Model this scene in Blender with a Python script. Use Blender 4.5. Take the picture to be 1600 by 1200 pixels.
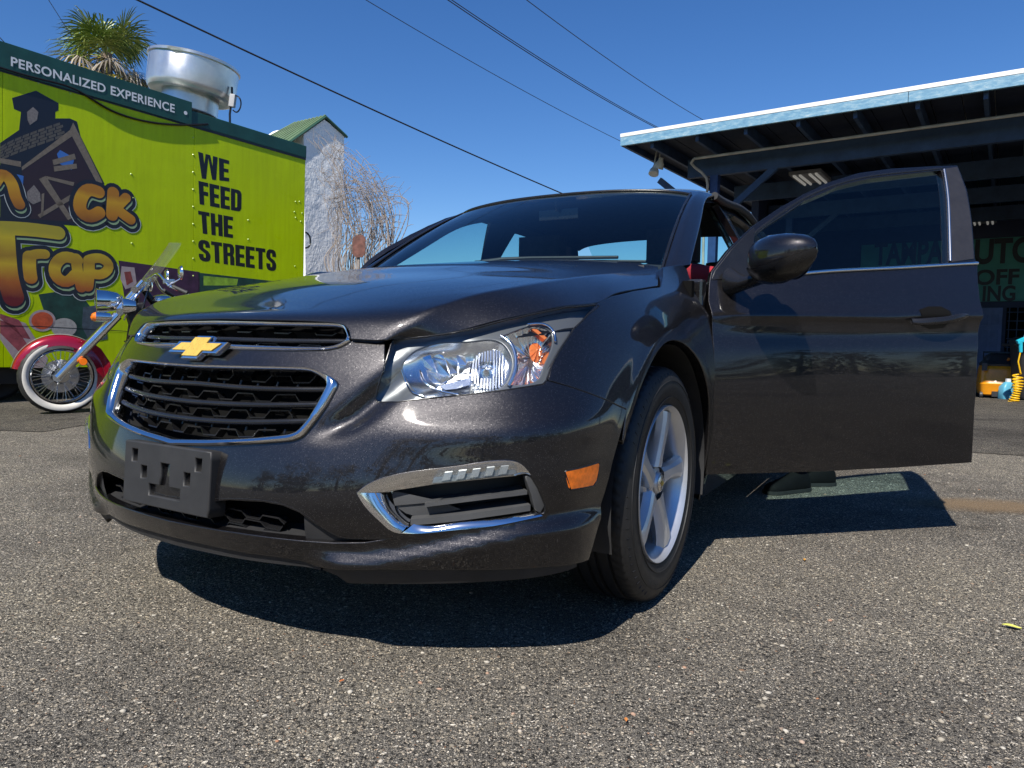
import bpy, bmesh, math, random
import numpy as np
from mathutils import Vector, Matrix
from mathutils.geometry import delaunay_2d_cdt
for o in list(bpy.data.objects): bpy.data.objects.remove(o, do_unlink=True)
SC = bpy.context.scene; COL = SC.collection
random.seed(7); RNG = np.random.default_rng(7)
rad = math.radians

# ------------------------------------------------------------------ camera
FPX = 1115.47; CAM_H = .74324; CAM_PITCH = rad(3.9); CAM_ROLL = rad(.8409)
cd = bpy.data.cameras.new('camera'); cam = bpy.data.objects.new('camera', cd); COL.objects.link(cam)
cd.sensor_fit = 'HORIZONTAL'; cd.sensor_width = 36; cd.lens = 36 * FPX / 1600
cd.clip_start = .02; cd.clip_end = 2000
cam.matrix_world = Matrix.Translation((0, 0, CAM_H)) @ Matrix.Rotation(math.pi / 2 - CAM_PITCH, 4, 'X') @ Matrix.Rotation(CAM_ROLL, 4, 'Z')
SC.camera = cam
SC.render.resolution_x = 1024; SC.render.resolution_y = 768

# ------------------------------------------------------------------ light
SUNV = Vector((-.36, -.77, 1.0)).normalized()          # towards the sun
SUN_EL = math.asin(SUNV.z); SUN_AZ = math.atan2(SUNV.x, SUNV.y)
w = bpy.data.worlds.new('World'); SC.world = w; w.use_nodes = True
nt = w.node_tree; nt.nodes.clear()
wo = nt.nodes.new('ShaderNodeOutputWorld'); bg = nt.nodes.new('ShaderNodeBackground'); sky = nt.nodes.new('ShaderNodeTexSky')
sky.sky_type = 'NISHITA'; sky.sun_disc = False; sky.sun_elevation = SUN_EL; sky.sun_rotation = SUN_AZ
sky.air_density = 1.0; sky.dust_density = 0; sky.ozone_density = 6; sky.altitude = 0
bg.inputs['Strength'].default_value = .084
hs = nt.nodes.new('ShaderNodeHueSaturation'); hs.inputs['Saturation'].default_value = 1.20; hs.inputs['Value'].default_value = 1.04; hs.inputs['Hue'].default_value = .508; nt.links.new(sky.outputs[0], hs.inputs['Color']); nt.links.new(hs.outputs[0], bg.inputs['Color']); nt.links.new(bg.outputs[0], wo.inputs['Surface'])
sd = bpy.data.lights.new('sun', 'SUN'); sun = bpy.data.objects.new('sun', sd); COL.objects.link(sun)
sd.energy = 5.0; sd.angle = rad(.53); sd.color = (1, .95, .87)
sun.rotation_euler = SUNV.to_track_quat('Z', 'Y').to_euler()
SC.view_settings.view_transform = 'Standard'; SC.view_settings.look = 'None'
SC.view_settings.exposure = .55
SC.cycles.max_bounces = 7; SC.cycles.diffuse_bounces = 3; SC.cycles.glossy_bounces = 4; SC.cycles.transmission_bounces = 4; SC.cycles.transparent_max_bounces = 14; SC.cycles.caustics_reflective = False; SC.cycles.caustics_refractive = False; SC.view_settings.gamma = 1; SC.view_settings.use_curve_mapping = False

# ------------------------------------------------------------------ picture measures (world: X right, Y away, Z up)
def wray(u, v):
    d = np.array([(u - 800) / FPX, (v - 600) / FPX, 1.0])
    c, s = math.cos(CAM_ROLL), math.sin(CAM_ROLL); d = np.array([c * d[0] + s * d[1], -s * d[0] + c * d[1], d[2]])
    c, s = math.cos(CAM_PITCH), math.sin(CAM_PITCH); d = np.array([d[0], c * d[1] + s * d[2], -s * d[1] + c * d[2]])
    return np.array([d[0], d[2], -d[1]])
def at(u, v, Y): d = wray(u, v); return np.array([0, 0, CAM_H]) + d * (Y / d[1])
def onground(u, v, z=0): d = wray(u, v); return np.array([0, 0, CAM_H]) + d * ((z - CAM_H) / d[2])

# ------------------------------------------------------------------ materials
def mat(name, col, rough=.5, metal=0, coat=0, spec=.5, coat_rough=.03, **kw):
    m = bpy.data.materials.new(name); m.use_nodes = True; p = m.node_tree.nodes['Principled BSDF']
    p.inputs['Base Color'].default_value = (*col, 1); p.inputs['Roughness'].default_value = rough; p.inputs['Metallic'].default_value = metal
    p.inputs['Coat Weight'].default_value = coat; p.inputs['Coat Roughness'].default_value = coat_rough; p.inputs['Specular IOR Level'].default_value = spec
    for k, v in kw.items(): p.inputs[k.replace('_', ' ')].default_value = v
    return m
class NG:                                   # terse node building on a material
    def __init__(s, m): s.m = m; s.t = m.node_tree; s.p = s.t.nodes['Principled BSDF']
    def n(s, typ, ins=None, **at_):
        x = s.t.nodes.new('ShaderNode' + typ)
        for k, v in at_.items(): setattr(x, k, v)
        for k, v in (ins or {}).items():
            if hasattr(v, 'is_output') or isinstance(v, bpy.types.NodeSocket): s.t.links.new(v, x.inputs[k])
            else: x.inputs[k].default_value = v
        return x
    def l(s, a, b): s.t.links.new(a, b)
    def obj(s, scale=(1, 1, 1)):
        tc = s.n('TexCoord'); return s.n('Mapping', {'Vector': tc.outputs['Object'], 'Scale': scale}).outputs[0]
    def noise(s, vec, scale, detail=3, rough=.55): return s.n('TexNoise', {'Vector': vec, 'Scale': scale, 'Detail': detail, 'Roughness': rough}).outputs['Fac']
    def ramp(s, fac, stops):
        r = s.n('ValToRGB', {'Fac': fac}); e = r.color_ramp.elements
        while len(e) < len(stops): e.new(.5)
        for i, (p, c) in enumerate(stops): e[i].position = p; e[i].color = (*c, 1) if len(c) == 3 else c
        return r.outputs['Color']
    def mix(s, fac, a, b, blend='MIX'):
        x = s.t.nodes.new('ShaderNodeMix'); x.data_type = 'RGBA'; x.blend_type = blend
        for k, v in ((0, fac), (6, a), (7, b)):
            if isinstance(v, bpy.types.NodeSocket): s.t.links.new(v, x.inputs[k])
            else: x.inputs[k].default_value = (*v, 1) if k and len(v) == 3 else v
        return x.outputs[2]
    def math(s, op, a, b=0.0):
        x = s.n('Math', operation=op)
        for k, v in ((0, a), (1, b)):
            if isinstance(v, bpy.types.NodeSocket): s.l(v, x.inputs[k])
            else: x.inputs[k].default_value = v
        return x.outputs[0]
    def bump(s, h, strength=.3, dist=.01):
        b = s.n('Bump', {'Height': h, 'Strength': strength, 'Distance': dist}); s.l(b.outputs[0], s.p.inputs['Normal']); return b
def worn(name, col, rough=.6, var=.25, scale=6, bump=0, bscale=60, dist=.004, metal=0, spec=.5, **kw):
    m = mat(name, col, rough, metal, spec=spec, **kw); g = NG(m); v = g.obj(); n = g.noise(v, scale, 5, .62)
    a = tuple(c * (1 - var) for c in col); b = tuple(min(1, c * (1 + var)) for c in col)
    g.l(g.ramp(n, [(.3, a), (.7, b)]), g.p.inputs['Base Color'])
    g.l(g.n('MapRange', {'Value': g.noise(v, scale * 2.3, 4), 'To Min': max(0, rough - .12), 'To Max': min(1, rough + .12)}).outputs[0], g.p.inputs['Roughness'])
    if bump: g.bump(g.noise(v, bscale, 4), bump, dist)
    return m
def glassmat(name, tint, refl_rough=.0, f0=.043, haze=0):
    """thin pane: tinted see-through plus mirror reflection that grows towards grazing angles, alike from both sides"""
    m = bpy.data.materials.new(name); m.use_nodes = True; t = m.node_tree; t.nodes.clear(); N_ = lambda k, **a: (lambda x: ([setattr(x, p, q) for p, q in a.items()], x)[1])(t.nodes.new('ShaderNode' + k)); L = t.links.new
    o = N_('OutputMaterial'); mx = N_('MixShader'); tr = N_('BsdfTransparent'); gl = N_('BsdfGlossy'); geo = N_('NewGeometry'); dt = N_('VectorMath', operation='DOT_PRODUCT'); ab = N_('Math', operation='ABSOLUTE'); su = N_('Math', operation='SUBTRACT'); pw = N_('Math', operation='POWER'); ml = N_('Math', operation='MULTIPLY_ADD')
    tr.inputs[0].default_value = (*tint, 1); gl.inputs['Roughness'].default_value = refl_rough; gl.inputs[0].default_value = (1, 1, 1, 1)
    L(geo.outputs['Incoming'], dt.inputs[0]); L(geo.outputs['Normal'], dt.inputs[1]); L(dt.outputs['Value'], ab.inputs[0]); su.inputs[0].default_value = 1; L(ab.outputs[0], su.inputs[1]); L(su.outputs[0], pw.inputs[0]); pw.inputs[1].default_value = 5
    L(pw.outputs[0], ml.inputs[0]); ml.inputs[1].default_value = (1 - f0) * .9; ml.inputs[2].default_value = f0; L(ml.outputs[0], mx.inputs[0]); L(tr.outputs[0], mx.inputs[1]); L(gl.outputs[0], mx.inputs[2])
    if haze:
        mh = N_('MixShader'); df = N_('BsdfDiffuse'); df.inputs[0].default_value = (.5, .5, .45, 1); mh.inputs[0].default_value = haze; L(mx.outputs[0], mh.inputs[1]); L(df.outputs[0], mh.inputs[2]); L(mh.outputs[0], o.inputs[0])
    else: L(mx.outputs[0], o.inputs[0])
    return m

# ------------------------------------------------------------------ objects
def tag(o, label=None, cat=None, group=None, kind=None):
    for k, v in (('label', label), ('category', cat), ('group', group), ('kind', kind)):
        if v: o[k] = v
    return o
def empty(name, loc=(0, 0, 0), rot=(0, 0, 0), parent=None):
    o = bpy.data.objects.new(name, None); COL.objects.link(o); o.location = loc; o.rotation_euler = rot; o.empty_display_size = .1
    if parent: o.parent = parent
    return o
def link(name, me, m=None, parent=None, smooth=False):
    o = bpy.data.objects.new(name, me); COL.objects.link(o)
    if parent: o.parent = parent
    if m: me.materials.clear(); [me.materials.append(x) for x in (m if isinstance(m, (list, tuple)) else [m])]
    if smooth: me.polygons.foreach_set('use_smooth', [True] * len(me.polygons))
    return o
def mesh_from(name, V, F_, m=None, parent=None, smooth=False, normals=None):
    me = bpy.data.meshes.new(name); me.from_pydata([tuple(map(float, v)) for v in V], [], [tuple(map(int, f)) for f in F_]); me.update()
    o = link(name, me, m, parent, smooth or normals is not None)
    if normals is not None: me.normals_split_custom_set_from_vertices([tuple(map(float, n)) for n in normals])
    return o
def autosmooth(me, ang=35):
    bm = bmesh.new(); bm.from_mesh(me)
    for f in bm.faces: f.smooth = True
    for e in bm.edges:
        if len(e.link_faces) == 2: e.smooth = e.calc_face_angle(0) < rad(ang)
    bm.to_mesh(me); bm.free()
class B:                                     # mesh collector: boxes, tubes, lathes, prisms -> ONE mesh
    def __init__(s): s.v = []; s.f = []
    def add(s, V, F_):
        k = len(s.v); s.v += [tuple(map(float, p)) for p in V]; s.f += [tuple(i + k for i in f) for f in F_]; return s
    def box(s, c, size, R=None):
        x, y, z = (q / 2 for q in size); P = [(-x, -y, -z), (x, -y, -z), (x, y, -z), (-x, y, -z), (-x, -y, z), (x, -y, z), (x, y, z), (-x, y, z)]
        if R is not None: P = [tuple(R @ Vector(p)) for p in P]
        return s.add([(p[0] + c[0], p[1] + c[1], p[2] + c[2]) for p in P], [(3, 2, 1, 0), (4, 5, 6, 7), (0, 1, 5, 4), (1, 2, 6, 5), (2, 3, 7, 6), (3, 0, 4, 7)])
    def tube(s, pts, r, n=8, caps=True, closed=False):
        pts = [np.array(p, float) for p in pts]; m = len(pts); r = [r] * m if np.isscalar(r) else list(r); V = []; up = None
        for i, p in enumerate(pts):
            a = pts[(i - 1) % m] if (i or closed) else p; b = pts[(i + 1) % m] if (i < m - 1 or closed) else p
            t = b - a; t /= (np.linalg.norm(t) or 1)
            if up is None: up = np.cross(t, (0, 0, 1) if abs(t[2]) < .9 else (1, 0, 0))
            up = up - t * (up @ t); up /= (np.linalg.norm(up) or 1); w_ = np.cross(t, up)
            for k in range(n): th = 2 * math.pi * k / n; V.append(p + r[i] * (math.cos(th) * up + math.sin(th) * w_))
        F_ = []; mm = m if closed else m - 1
        for i in range(mm):
            for k in range(n): a, b = i * n, ((i + 1) % m) * n; F_.append((a + k, a + (k + 1) % n, b + (k + 1) % n, b + k))
        if caps and not closed: F_.append(tuple(range(n - 1, -1, -1))); F_.append(tuple(range((m - 1) * n, m * n)))
        return s.add(V, F_)
    def lathe(s, prof, n=32, axis='Z', c=(0, 0, 0), a0=0, a1=2 * math.pi):
        full = abs(a1 - a0 - 2 * math.pi) < 1e-6; m = len(prof); V = []; cnt = n if full else n + 1
        for i in range(cnt):
            th = a0 + (a1 - a0) * i / n; co, si = math.cos(th), math.sin(th)
            for r, h in prof:
                p = {'Z': (r * co, r * si, h), 'Y': (r * co, h, r * si), 'X': (h, r * co, r * si)}[axis]; V.append((p[0] + c[0], p[1] + c[1], p[2] + c[2]))
        F_ = [((i % cnt) * m + j, ((i + 1) % cnt) * m + j, ((i + 1) % cnt) * m + j + 1, (i % cnt) * m + j + 1) for i in range(n) for j in range(m - 1)]
        return s.add(V, F_)
    def prism(s, poly, h0, h1, fn):          # poly 2D, fn(x,y,h)->3D
        n = len(poly); V = [fn(x, y, h0) for x, y in poly] + [fn(x, y, h1) for x, y in poly]
        return s.add(V, [tuple(range(n - 1, -1, -1)), tuple(range(n, 2 * n))] + [(i, (i + 1) % n, n + (i + 1) % n, n + i) for i in range(n)])
    def grid(s, G):                          # G[r][c] 3D
        R_, C_ = len(G), len(G[0]); return s.add([p for row in G for p in row], [(r * C_ + c, r * C_ + c + 1, (r + 1) * C_ + c + 1, (r + 1) * C_ + c) for r in range(R_ - 1) for c in range(C_ - 1)])
    def fix(s, me):
        bm = bmesh.new(); bm.from_mesh(me); bmesh.ops.recalc_face_normals(bm, faces=bm.faces[:]); bm.to_mesh(me); bm.free()
    def build(s, name, m=None, parent=None, smooth=None, recalc=True, bevel=0, weld=0):
        me = bpy.data.meshes.new(name); me.from_pydata(s.v, [], s.f); me.update()
        if weld or bevel or recalc:
            bm = bmesh.new(); bm.from_mesh(me)
            if weld: bmesh.ops.remove_doubles(bm, verts=bm.verts[:], dist=weld)
            if recalc: bmesh.ops.recalc_face_normals(bm, faces=bm.faces[:])
            if bevel: bmesh.ops.bevel(bm, geom=[e for e in bm.edges if len(e.link_faces) == 2 and e.calc_face_angle(0) > rad(40)], offset=bevel, segments=2, affect='EDGES', profile=.7, clamp_overlap=True)
            bm.to_mesh(me); bm.free()
        o = link(name, me, m, parent)
        if smooth: autosmooth(me, smooth)
        return o
def dup(root, parent=None):
    c = root.copy(); COL.objects.link(c); c.parent = parent
    for ch in [o for o in bpy.data.objects if o.parent == root]: dup(ch, c)
    return c

# ------------------------------------------------------------------ splines, nets and panels
_D2 = {}
def nspl(k, q):
    """natural cubic spline as a linear operator: value(q) = M @ value(k)"""
    k = np.asarray(k, float); q = np.asarray(q, float); n = len(k); h = np.diff(k); key = k.tobytes()
    if key not in _D2:
        A = np.zeros((n, n)); R = np.zeros((n, n)); A[0, 0] = A[-1, -1] = 1
        for i in range(1, n - 1):
            A[i, i - 1] = h[i - 1]; A[i, i] = 2 * (h[i - 1] + h[i]); A[i, i + 1] = h[i]
            R[i, i - 1] = 6 / h[i - 1]; R[i, i] = -6 / h[i - 1] - 6 / h[i]; R[i, i + 1] = 6 / h[i]
        _D2[key] = np.linalg.solve(A, R)
    D2 = _D2[key]; j = np.clip(np.searchsorted(k, q) - 1, 0, n - 2); I = np.eye(n)
    qc = np.clip(q, k[0], k[-1]); hj = h[j][:, None]; a = (k[j + 1] - qc)[:, None] / hj; b = 1 - a
    Mx = a * I[j] + b * I[j + 1] + ((a ** 3 - a) * D2[j] + (b ** 3 - b) * D2[j + 1]) * hj ** 2 / 6
    s0 = (I[1] - I[0]) / h[0] - h[0] / 6 * (D2[1] + 2 * D2[0]); s1 = (I[-1] - I[-2]) / h[-1] + h[-1] / 6 * (2 * D2[-1] + D2[-2])
    return Mx + np.outer(np.minimum(q - k[0], 0), s0) + np.outer(np.maximum(q - k[-1], 0), s1)
def curve(pts, n, closed=False, t=None):
    """smooth curve through points, n samples, chord parameter"""
    P = np.array(pts, float)
    if closed: P = np.vstack([P[-3:], P, P[:4]])
    k = np.concatenate([[0], np.cumsum(np.maximum(np.linalg.norm(np.diff(P, axis=0), axis=1), 1e-6))])
    q = np.linspace(k[3], k[-4], n, endpoint=False) if closed else (np.linspace(0, k[-1], n) if t is None else np.asarray(t) * k[-1])
    return nspl(k, q) @ P
def resample(poly, step, closed=True):
    P = np.array(poly, float); Q = []
    m = len(P) if closed else len(P) - 1
    for i in range(m):
        a, b = P[i], P[(i + 1) % len(P)]; n = max(1, int(round(np.linalg.norm(b - a) / step)))
        Q += [a + (b - a) * t / n for t in range(n)]
    if not closed: Q.append(P[-1])
    return np.array(Q)
def inside(P, poly):
    x, y = P[:, 0][:, None], P[:, 1][:, None]; a = np.asarray(poly); b = np.roll(a, -1, 0)
    c = (a[:, 1] > y) != (b[:, 1] > y); dy = np.where(b[:, 1] == a[:, 1], 1e-12, b[:, 1] - a[:, 1])
    return (np.sum(c & (x < (b[:, 0] - a[:, 0]) * (y - a[:, 1]) / dy + a[:, 0]), 1) % 2) == 1
def segdist(P, poly):
    a = np.asarray(poly); b = np.roll(a, -1, 0); d = b - a; L = np.maximum((d ** 2).sum(1), 1e-12); out = np.full(len(P), 9.)
    for s in range(0, len(P), 4000):
        Q = P[s:s + 4000]; t = np.clip((((Q[:, None] - a) * d).sum(2)) / L, 0, 1); out[s:s + 4000] = np.sqrt((((a + t[..., None] * d) - Q[:, None]) ** 2).sum(2)).min(1)
    return out
def triangulate(outer, holes, step, bstep=None):
    bstep = bstep or step * .6; loops = [resample(l, bstep) for l in [outer] + list(holes)]
    o = loops[0]; lo, hi = o.min(0), o.max(0)
    xs = np.arange(lo[0], hi[0], step); ys = np.arange(lo[1], hi[1], step * .87)
    G = np.array([(x + (.5 * step if j % 2 else 0), y) for j, y in enumerate(ys) for x in xs])
    k = inside(G, o)
    for l in loops[1:]: k &= ~inside(G, l)
    G = G[k]
    for l in loops: G = G[segdist(G, l) > .45 * step]
    V = np.vstack(loops + [G]); E = []; s = 0
    for l in loops: E += [(s + i, s + (i + 1) % len(l)) for i in range(len(l))]; s += len(l)
    r = delaunay_2d_cdt([Vector(p) for p in V], E, [], 0, 1e-6)
    v2 = np.array([tuple(p) for p in r[0]]); f = np.array([t for t in r[2] if len(t) == 3]); c = v2[f].mean(1)
    k = inside(c, loops[0])
    for l in loops[1:]: k &= ~inside(c, l)
    f = f[k]
    a = v2[f]; ar = (a[:, 1, 0] - a[:, 0, 0]) * (a[:, 2, 1] - a[:, 0, 1]) - (a[:, 1, 1] - a[:, 0, 1]) * (a[:, 2, 0] - a[:, 0, 0])
    f[ar < 0] = f[ar < 0][:, ::-1]
    return v2, f
def snormals(S, Q, eps=2e-3):
    e0 = np.array([eps, 0]); e1 = np.array([0, eps]); n = np.cross(S(Q + e0) - S(Q - e0), S(Q + e1) - S(Q - e1)); return n / np.maximum(np.linalg.norm(n, axis=1), 1e-12)[:, None]
def panel(name, S, outer, holes=(), step=.014, m=None, parent=None, flange=.014, mirror='one', off=0, flip=False, noflange=None, lip=.0025):
    """cut a panel out of surface S((n,2))->(n,3); outer side follows the surface normal; edges are turned in by a rounded flange.
    mirror: 'one' as is, 'other' the mirrored one, 'both' joined across y=0"""
    v2, f = triangulate(outer, holes, step)
    N = snormals(S, v2); P = S(v2)
    if flip: N = -N; f = f[:, ::-1]
    P = P + N * off
    V = [P]; NN = [N]; FF = [f]; nv = len(P)
    if flange:
        cnt = {}
        for t in f:
            for a, b in ((t[0], t[1]), (t[1], t[2]), (t[2], t[0])): cnt[(a, b)] = 1
        bd = [(a, b) for a, b in cnt if (b, a) not in cnt]
        if noflange: bd = [(a, b) for a, b in bd if not (noflange(P[a]) and noflange(P[b]))]
        nxt = {}
        T = {}
        for a, b in bd:
            t = P[b] - P[a]; t = t / max(np.linalg.norm(t), 1e-9)
            for q in (a, b): T[q] = T.get(q, 0) + t
        ids = sorted(T); ix = {q: i for i, q in enumerate(ids)}
        if ids:
            P0 = P[ids]; N0 = N[ids]; t0 = np.array([T[q] for q in ids]); t0 /= np.maximum(np.linalg.norm(t0, axis=1), 1e-9)[:, None]
            O0 = np.cross(t0, N0)                     # outward in the surface
            rings = [(P0, N0), (P0 + O0 * lip * .7 - N0 * lip * .4, N0 * .7 + O0 * .7), (P0 + O0 * lip - N0 * lip * 1.4, O0), (P0 + O0 * lip - N0 * flange, O0)]
            b0 = nv; k = len(ids)
            for p_, n_ in rings: V.append(p_); NN.append(n_)
            for r in range(3):
                FF.append(np.array([q for a, b in bd for q in ((b0 + r * k + ix[b], b0 + r * k + ix[a], b0 + (r + 1) * k + ix[a]), (b0 + r * k + ix[b], b0 + (r + 1) * k + ix[a], b0 + (r + 1) * k + ix[b]))]))
    V = np.vstack(V); NN = np.vstack(NN); FF = np.vstack(FF)
    if mirror in ('other', 'both'):
        V2 = V * [1, -1, 1]; N2 = NN * [1, -1, 1]; F2 = FF[:, ::-1]
        if mirror == 'other': V, NN, FF = V2, N2, F2
        else: FF = np.vstack([FF, F2 + len(V)]); V = np.vstack([V, V2]); NN = np.vstack([NN, N2])
    return mesh_from(name, V, FF, m, parent, True, NN)
def patch(name, G, nu=24, nv=24, m=None, parent=None, mirror=False, thick=0, flip=False, sym=False):
    """smooth sheet through a small grid of points"""
    G = np.array(G, float); R_, C_ = G.shape[:2]
    if sym: G = np.concatenate([G[:, ::-1] * [1, -1, 1], G[:, 1:]], 1); C_ = G.shape[1]; nv = 2 * nv
    A_ = nspl(np.arange(R_), np.linspace(0, R_ - 1, nu)); Bm = nspl(np.arange(C_), np.linspace(0, C_ - 1, nv))
    D = np.einsum('ri,cj,ijk->rck', A_, Bm, G)
    if mirror: D = D * [1, -1, 1]; flip = not flip
    b = B().grid([[p for p in row] for row in D])
    if flip: b.f = [f[::-1] for f in b.f]
    o = b.build(name, m, parent, smooth=60, recalc=False)
    if thick:
        md = o.modifiers.new('s', 'SOLIDIFY'); md.thickness = thick; md.offset = -1
    return o
def txt(name, s, size, m, parent=None, bold=0, extrude=.001, align='LEFT', sx=1, spacing=1, M=None, bevel=0, shear=0):
    cu = bpy.data.curves.new(name, 'FONT'); cu.body = s; cu.size = size; cu.offset = bold; cu.extrude = extrude; cu.align_x = align; cu.space_character = spacing; cu.bevel_depth = bevel; cu.shear = shear
    cu.resolution_u = 6
    t = bpy.data.objects.new('t', cu); COL.objects.link(t); bpy.context.view_layer.update()
    me = bpy.data.meshes.new_from_object(t.evaluated_get(bpy.context.evaluated_depsgraph_get())); bpy.data.objects.remove(t, do_unlink=True)
    me.name = name
    T = Matrix.Scale(sx, 4, (1, 0, 0)); me.transform((M @ T) if M is not None else T)
    return link(name, me, m, parent)
# ================================================================== ground
def gz(x, y):                                   # the lot falls away gently towards the workshop
    return -.027 * np.maximum(0, y - 6.2) * sstep_(.0, 3.5, x)
def sstep_(a, b, t): t = np.clip((t - a) / (b - a), 0, 1); return t * t * (3 - 2 * t)
xs = np.concatenate([np.linspace(-300, -14, 12), np.arange(-12, 16, .5), np.linspace(17, 300, 14)]); ys = np.concatenate([np.linspace(-120, -6, 8), np.arange(-5, 24, .5), np.linspace(25, 40, 10), np.linspace(50, 600, 10)])
V = []; yc = 30
for y in ys:
    for x in xs: V.append((x, y, float(gz(np.array(x), np.array(min(y, yc))))))
nx = len(xs); F_ = [(j * nx + i, j * nx + i + 1, (j + 1) * nx + i + 1, (j + 1) * nx + i) for j in range(len(ys) - 1) for i in range(nx - 1)]
def asphalt(name, dark=(.062, .0585, .053), stones=.56, bright=1.62, tan=1.0):
    m = mat(name, (.08, .075, .07), .92, spec=.2); g = NG(m); v = g.obj()
    wob = g.n('VectorMath', {0: v, 1: g.n('VectorMath', {0: g.n('TexNoise', {'Vector': v, 'Scale': 70.0, 'Detail': 2.0}).outputs['Color'], 3: .010}, operation='SCALE').outputs[0]}, operation='ADD').outputs[0]
    big = g.noise(v, .8, 5, .65); mid = g.noise(v, 7, 5, .68); fine = g.noise(v, 330, 3, .75); gr_ = g.noise(v, 90, 3, .7)
    base = g.mix(g.ramp(mid, [(.3, (0, 0, 0)), (.7, (1, 1, 1))]), tuple(c * .5 for c in dark), tuple(c * 1.5 for c in dark))
    base = g.mix(g.ramp(fine, [(.47, (0, 0, 0)), (.57, (1, 1, 1))]), base, (.215 * bright, .196 * bright, .164 * bright))
    base = g.mix(g.ramp(gr_, [(.40, (1, 1, 1)), (.49, (0, 0, 0))]), base, tuple(c * .42 for c in dark))
    h = g.math('ADD', g.math('MULTIPLY', fine, .5), g.math('MULTIPLY', gr_, 1.6))
    for sc, th, dist in ((62, .885, .31), (125, .66, .35), (230, .52, .37)):
        vo = g.n('TexVoronoi', {'Vector': wob, 'Scale': float(sc)}); sp = g.n('SeparateColor', {0: vo.outputs['Color']})
        thr = g.math('ADD', th + (.5 - stones) * .6, g.math('MULTIPLY', g.math('SUBTRACT', mid, .5), -.7))
        k = g.math('MULTIPLY', g.math('GREATER_THAN', sp.outputs[0], thr), g.n('MapRange', {'Value': vo.outputs['Distance'], 'From Min': dist + .05, 'From Max': dist - .03}).outputs[0])
        col = g.ramp(sp.outputs[1], [(0, (.10 * bright, .088 * bright, .072 * bright)), (.35, (.23 * bright, .20 * bright, .155 * bright)), (.7, (.37 * bright, .32 * bright, .245 * bright)), (.95, (.55 * bright, .51 * bright, .43 * bright)), (1, (.30, .14, .06))])
        base = g.mix(k, base, col)
        if sc < 200: h = g.math('ADD', h, g.math('MULTIPLY', k, .9))
    soil = g.ramp(big, [(.34, (1.16, 1.14, 1.08)), (.50, (.96, .95, .94)), (.64, (.58, .575, .57))]); base = g.mix(1.0, base, soil, 'MULTIPLY')
    spots = g.ramp(g.noise(v, 3.4, 5, .7), [(.60, (1, 1, 1)), (.70, (.50, .49, .48))]); base = g.mix(.75, base, spots, 'MULTIPLY')
    g.l(base, g.p.inputs['Base Color']); g.bump(h, 1.0, .010)
    return m
ASPH = asphalt('worn_asphalt'); ASPH2 = asphalt('fresh_asphalt', (.036, .034, .032), .44, .9)
gr = mesh_from('ground', V, F_, ASPH); tag(gr, 'worn grey asphalt lot with pale stones showing through', kind='structure')
def sheet(name, pxs, m, h=.004, extra=()):
    P = [onground(u, v) for u, v in pxs] + [np.array(e) for e in extra]; P2 = []
    for i, a in enumerate(P):
        b = P[(i + 1) % len(P)]; n = max(1, int(np.linalg.norm(b[:2] - a[:2]) / .25))
        for k in range(n):
            q = a + (b - a) * k / n; P2.append((q[0] + RNG.normal(0, .012), q[1] + RNG.normal(0, .02)))
    v2, f = triangulate(P2, [], .5, .25); return mesh_from(name, [(x, y, float(gz(np.array(x), np.array(y))) + h) for x, y in v2], f, m)
o = sheet('asphalt_patch', [(1490, 706), (1600, 712), (1700, 716)], ASPH2, extra=[(14, 7, 0), (16, 12, 0), (3.4, 12, 0)]); o['kind'] = 'structure'
o = sheet('asphalt_patch', [(-120, 672), (0, 674), (60, 676), (150, 662), (230, 655)], ASPH2, extra=[(-2.2, 8, 0), (-4, 14, 0), (-14, 14, 0), (-14, 6, 0)]); o['kind'] = 'structure'
st = mat('sandy_stain', (.26, .17, .09), .95, spec=.2); g = NG(st); v = g.obj(); n = g.noise(v, 9, 6, .7); g.l(g.ramp(g.noise(v, 200, 3), [(.3, (.10, .07, .045)), (.7, (.30, .21, .12))]), g.p.inputs['Base Color'])
sp = g.n('TexGradient', {'Vector': g.n('Mapping', {'Vector': v, 'Scale': (1 / .62, 1 / .22, 1)}).outputs[0]}, gradient_type='SPHERICAL'); g.l(g.math('MULTIPLY', g.n('MapRange', {'Value': g.math('ADD', sp.outputs['Fac'], g.math('MULTIPLY', g.math('SUBTRACT', n, .5), .9)), 'From Min': .15, 'From Max': .7}).outputs[0], .62), g.p.inputs['Alpha'])
c = onground(1552, 792); b = B().grid([[(x, y, 0) for x in np.linspace(-.7, .7, 3)] for y in np.linspace(-.28, .28, 3)]); so = b.build('sand_stain', st); so.location = (c[0], c[1], .006); so.rotation_euler = (0, 0, rad(-6)); so['kind'] = 'structure'
# loose stones standing proud of the surface
PV = []; PF = []; ico = bmesh.new(); bmesh.ops.create_icosphere(ico, subdivisions=1, radius=1); iv = np.array([tuple(v.co) for v in ico.verts]); iff = [tuple(v.index for v in f.verts) for f in ico.faces]; ico.free()
cnt = 0; sel = []
while cnt < 5200:
    y = .85 + 3.6 * RNG.random() ** 1.5; x = (RNG.random() * 2 - 1) * (.25 + .78 * y); r = .0014 + .0052 * RNG.random() ** 4
    sc = np.array([r * RNG.uniform(.8, 1.5), r * RNG.uniform(.7, 1.2), r * RNG.uniform(.35, .7)]); a = RNG.random() * 6.28; c_, s_ = math.cos(a), math.sin(a)
    q = iv * sc * (1 + RNG.normal(0, .10, (len(iv), 1))); q = np.column_stack([q[:, 0] * c_ - q[:, 1] * s_ + x, q[:, 0] * s_ + q[:, 1] * c_ + y, q[:, 2] + r * .12]); k = len(PV) ; PF += [(f[0] + k, f[1] + k, f[2] + k) for f in iff]; PV += q.tolist(); cnt += 1
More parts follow.
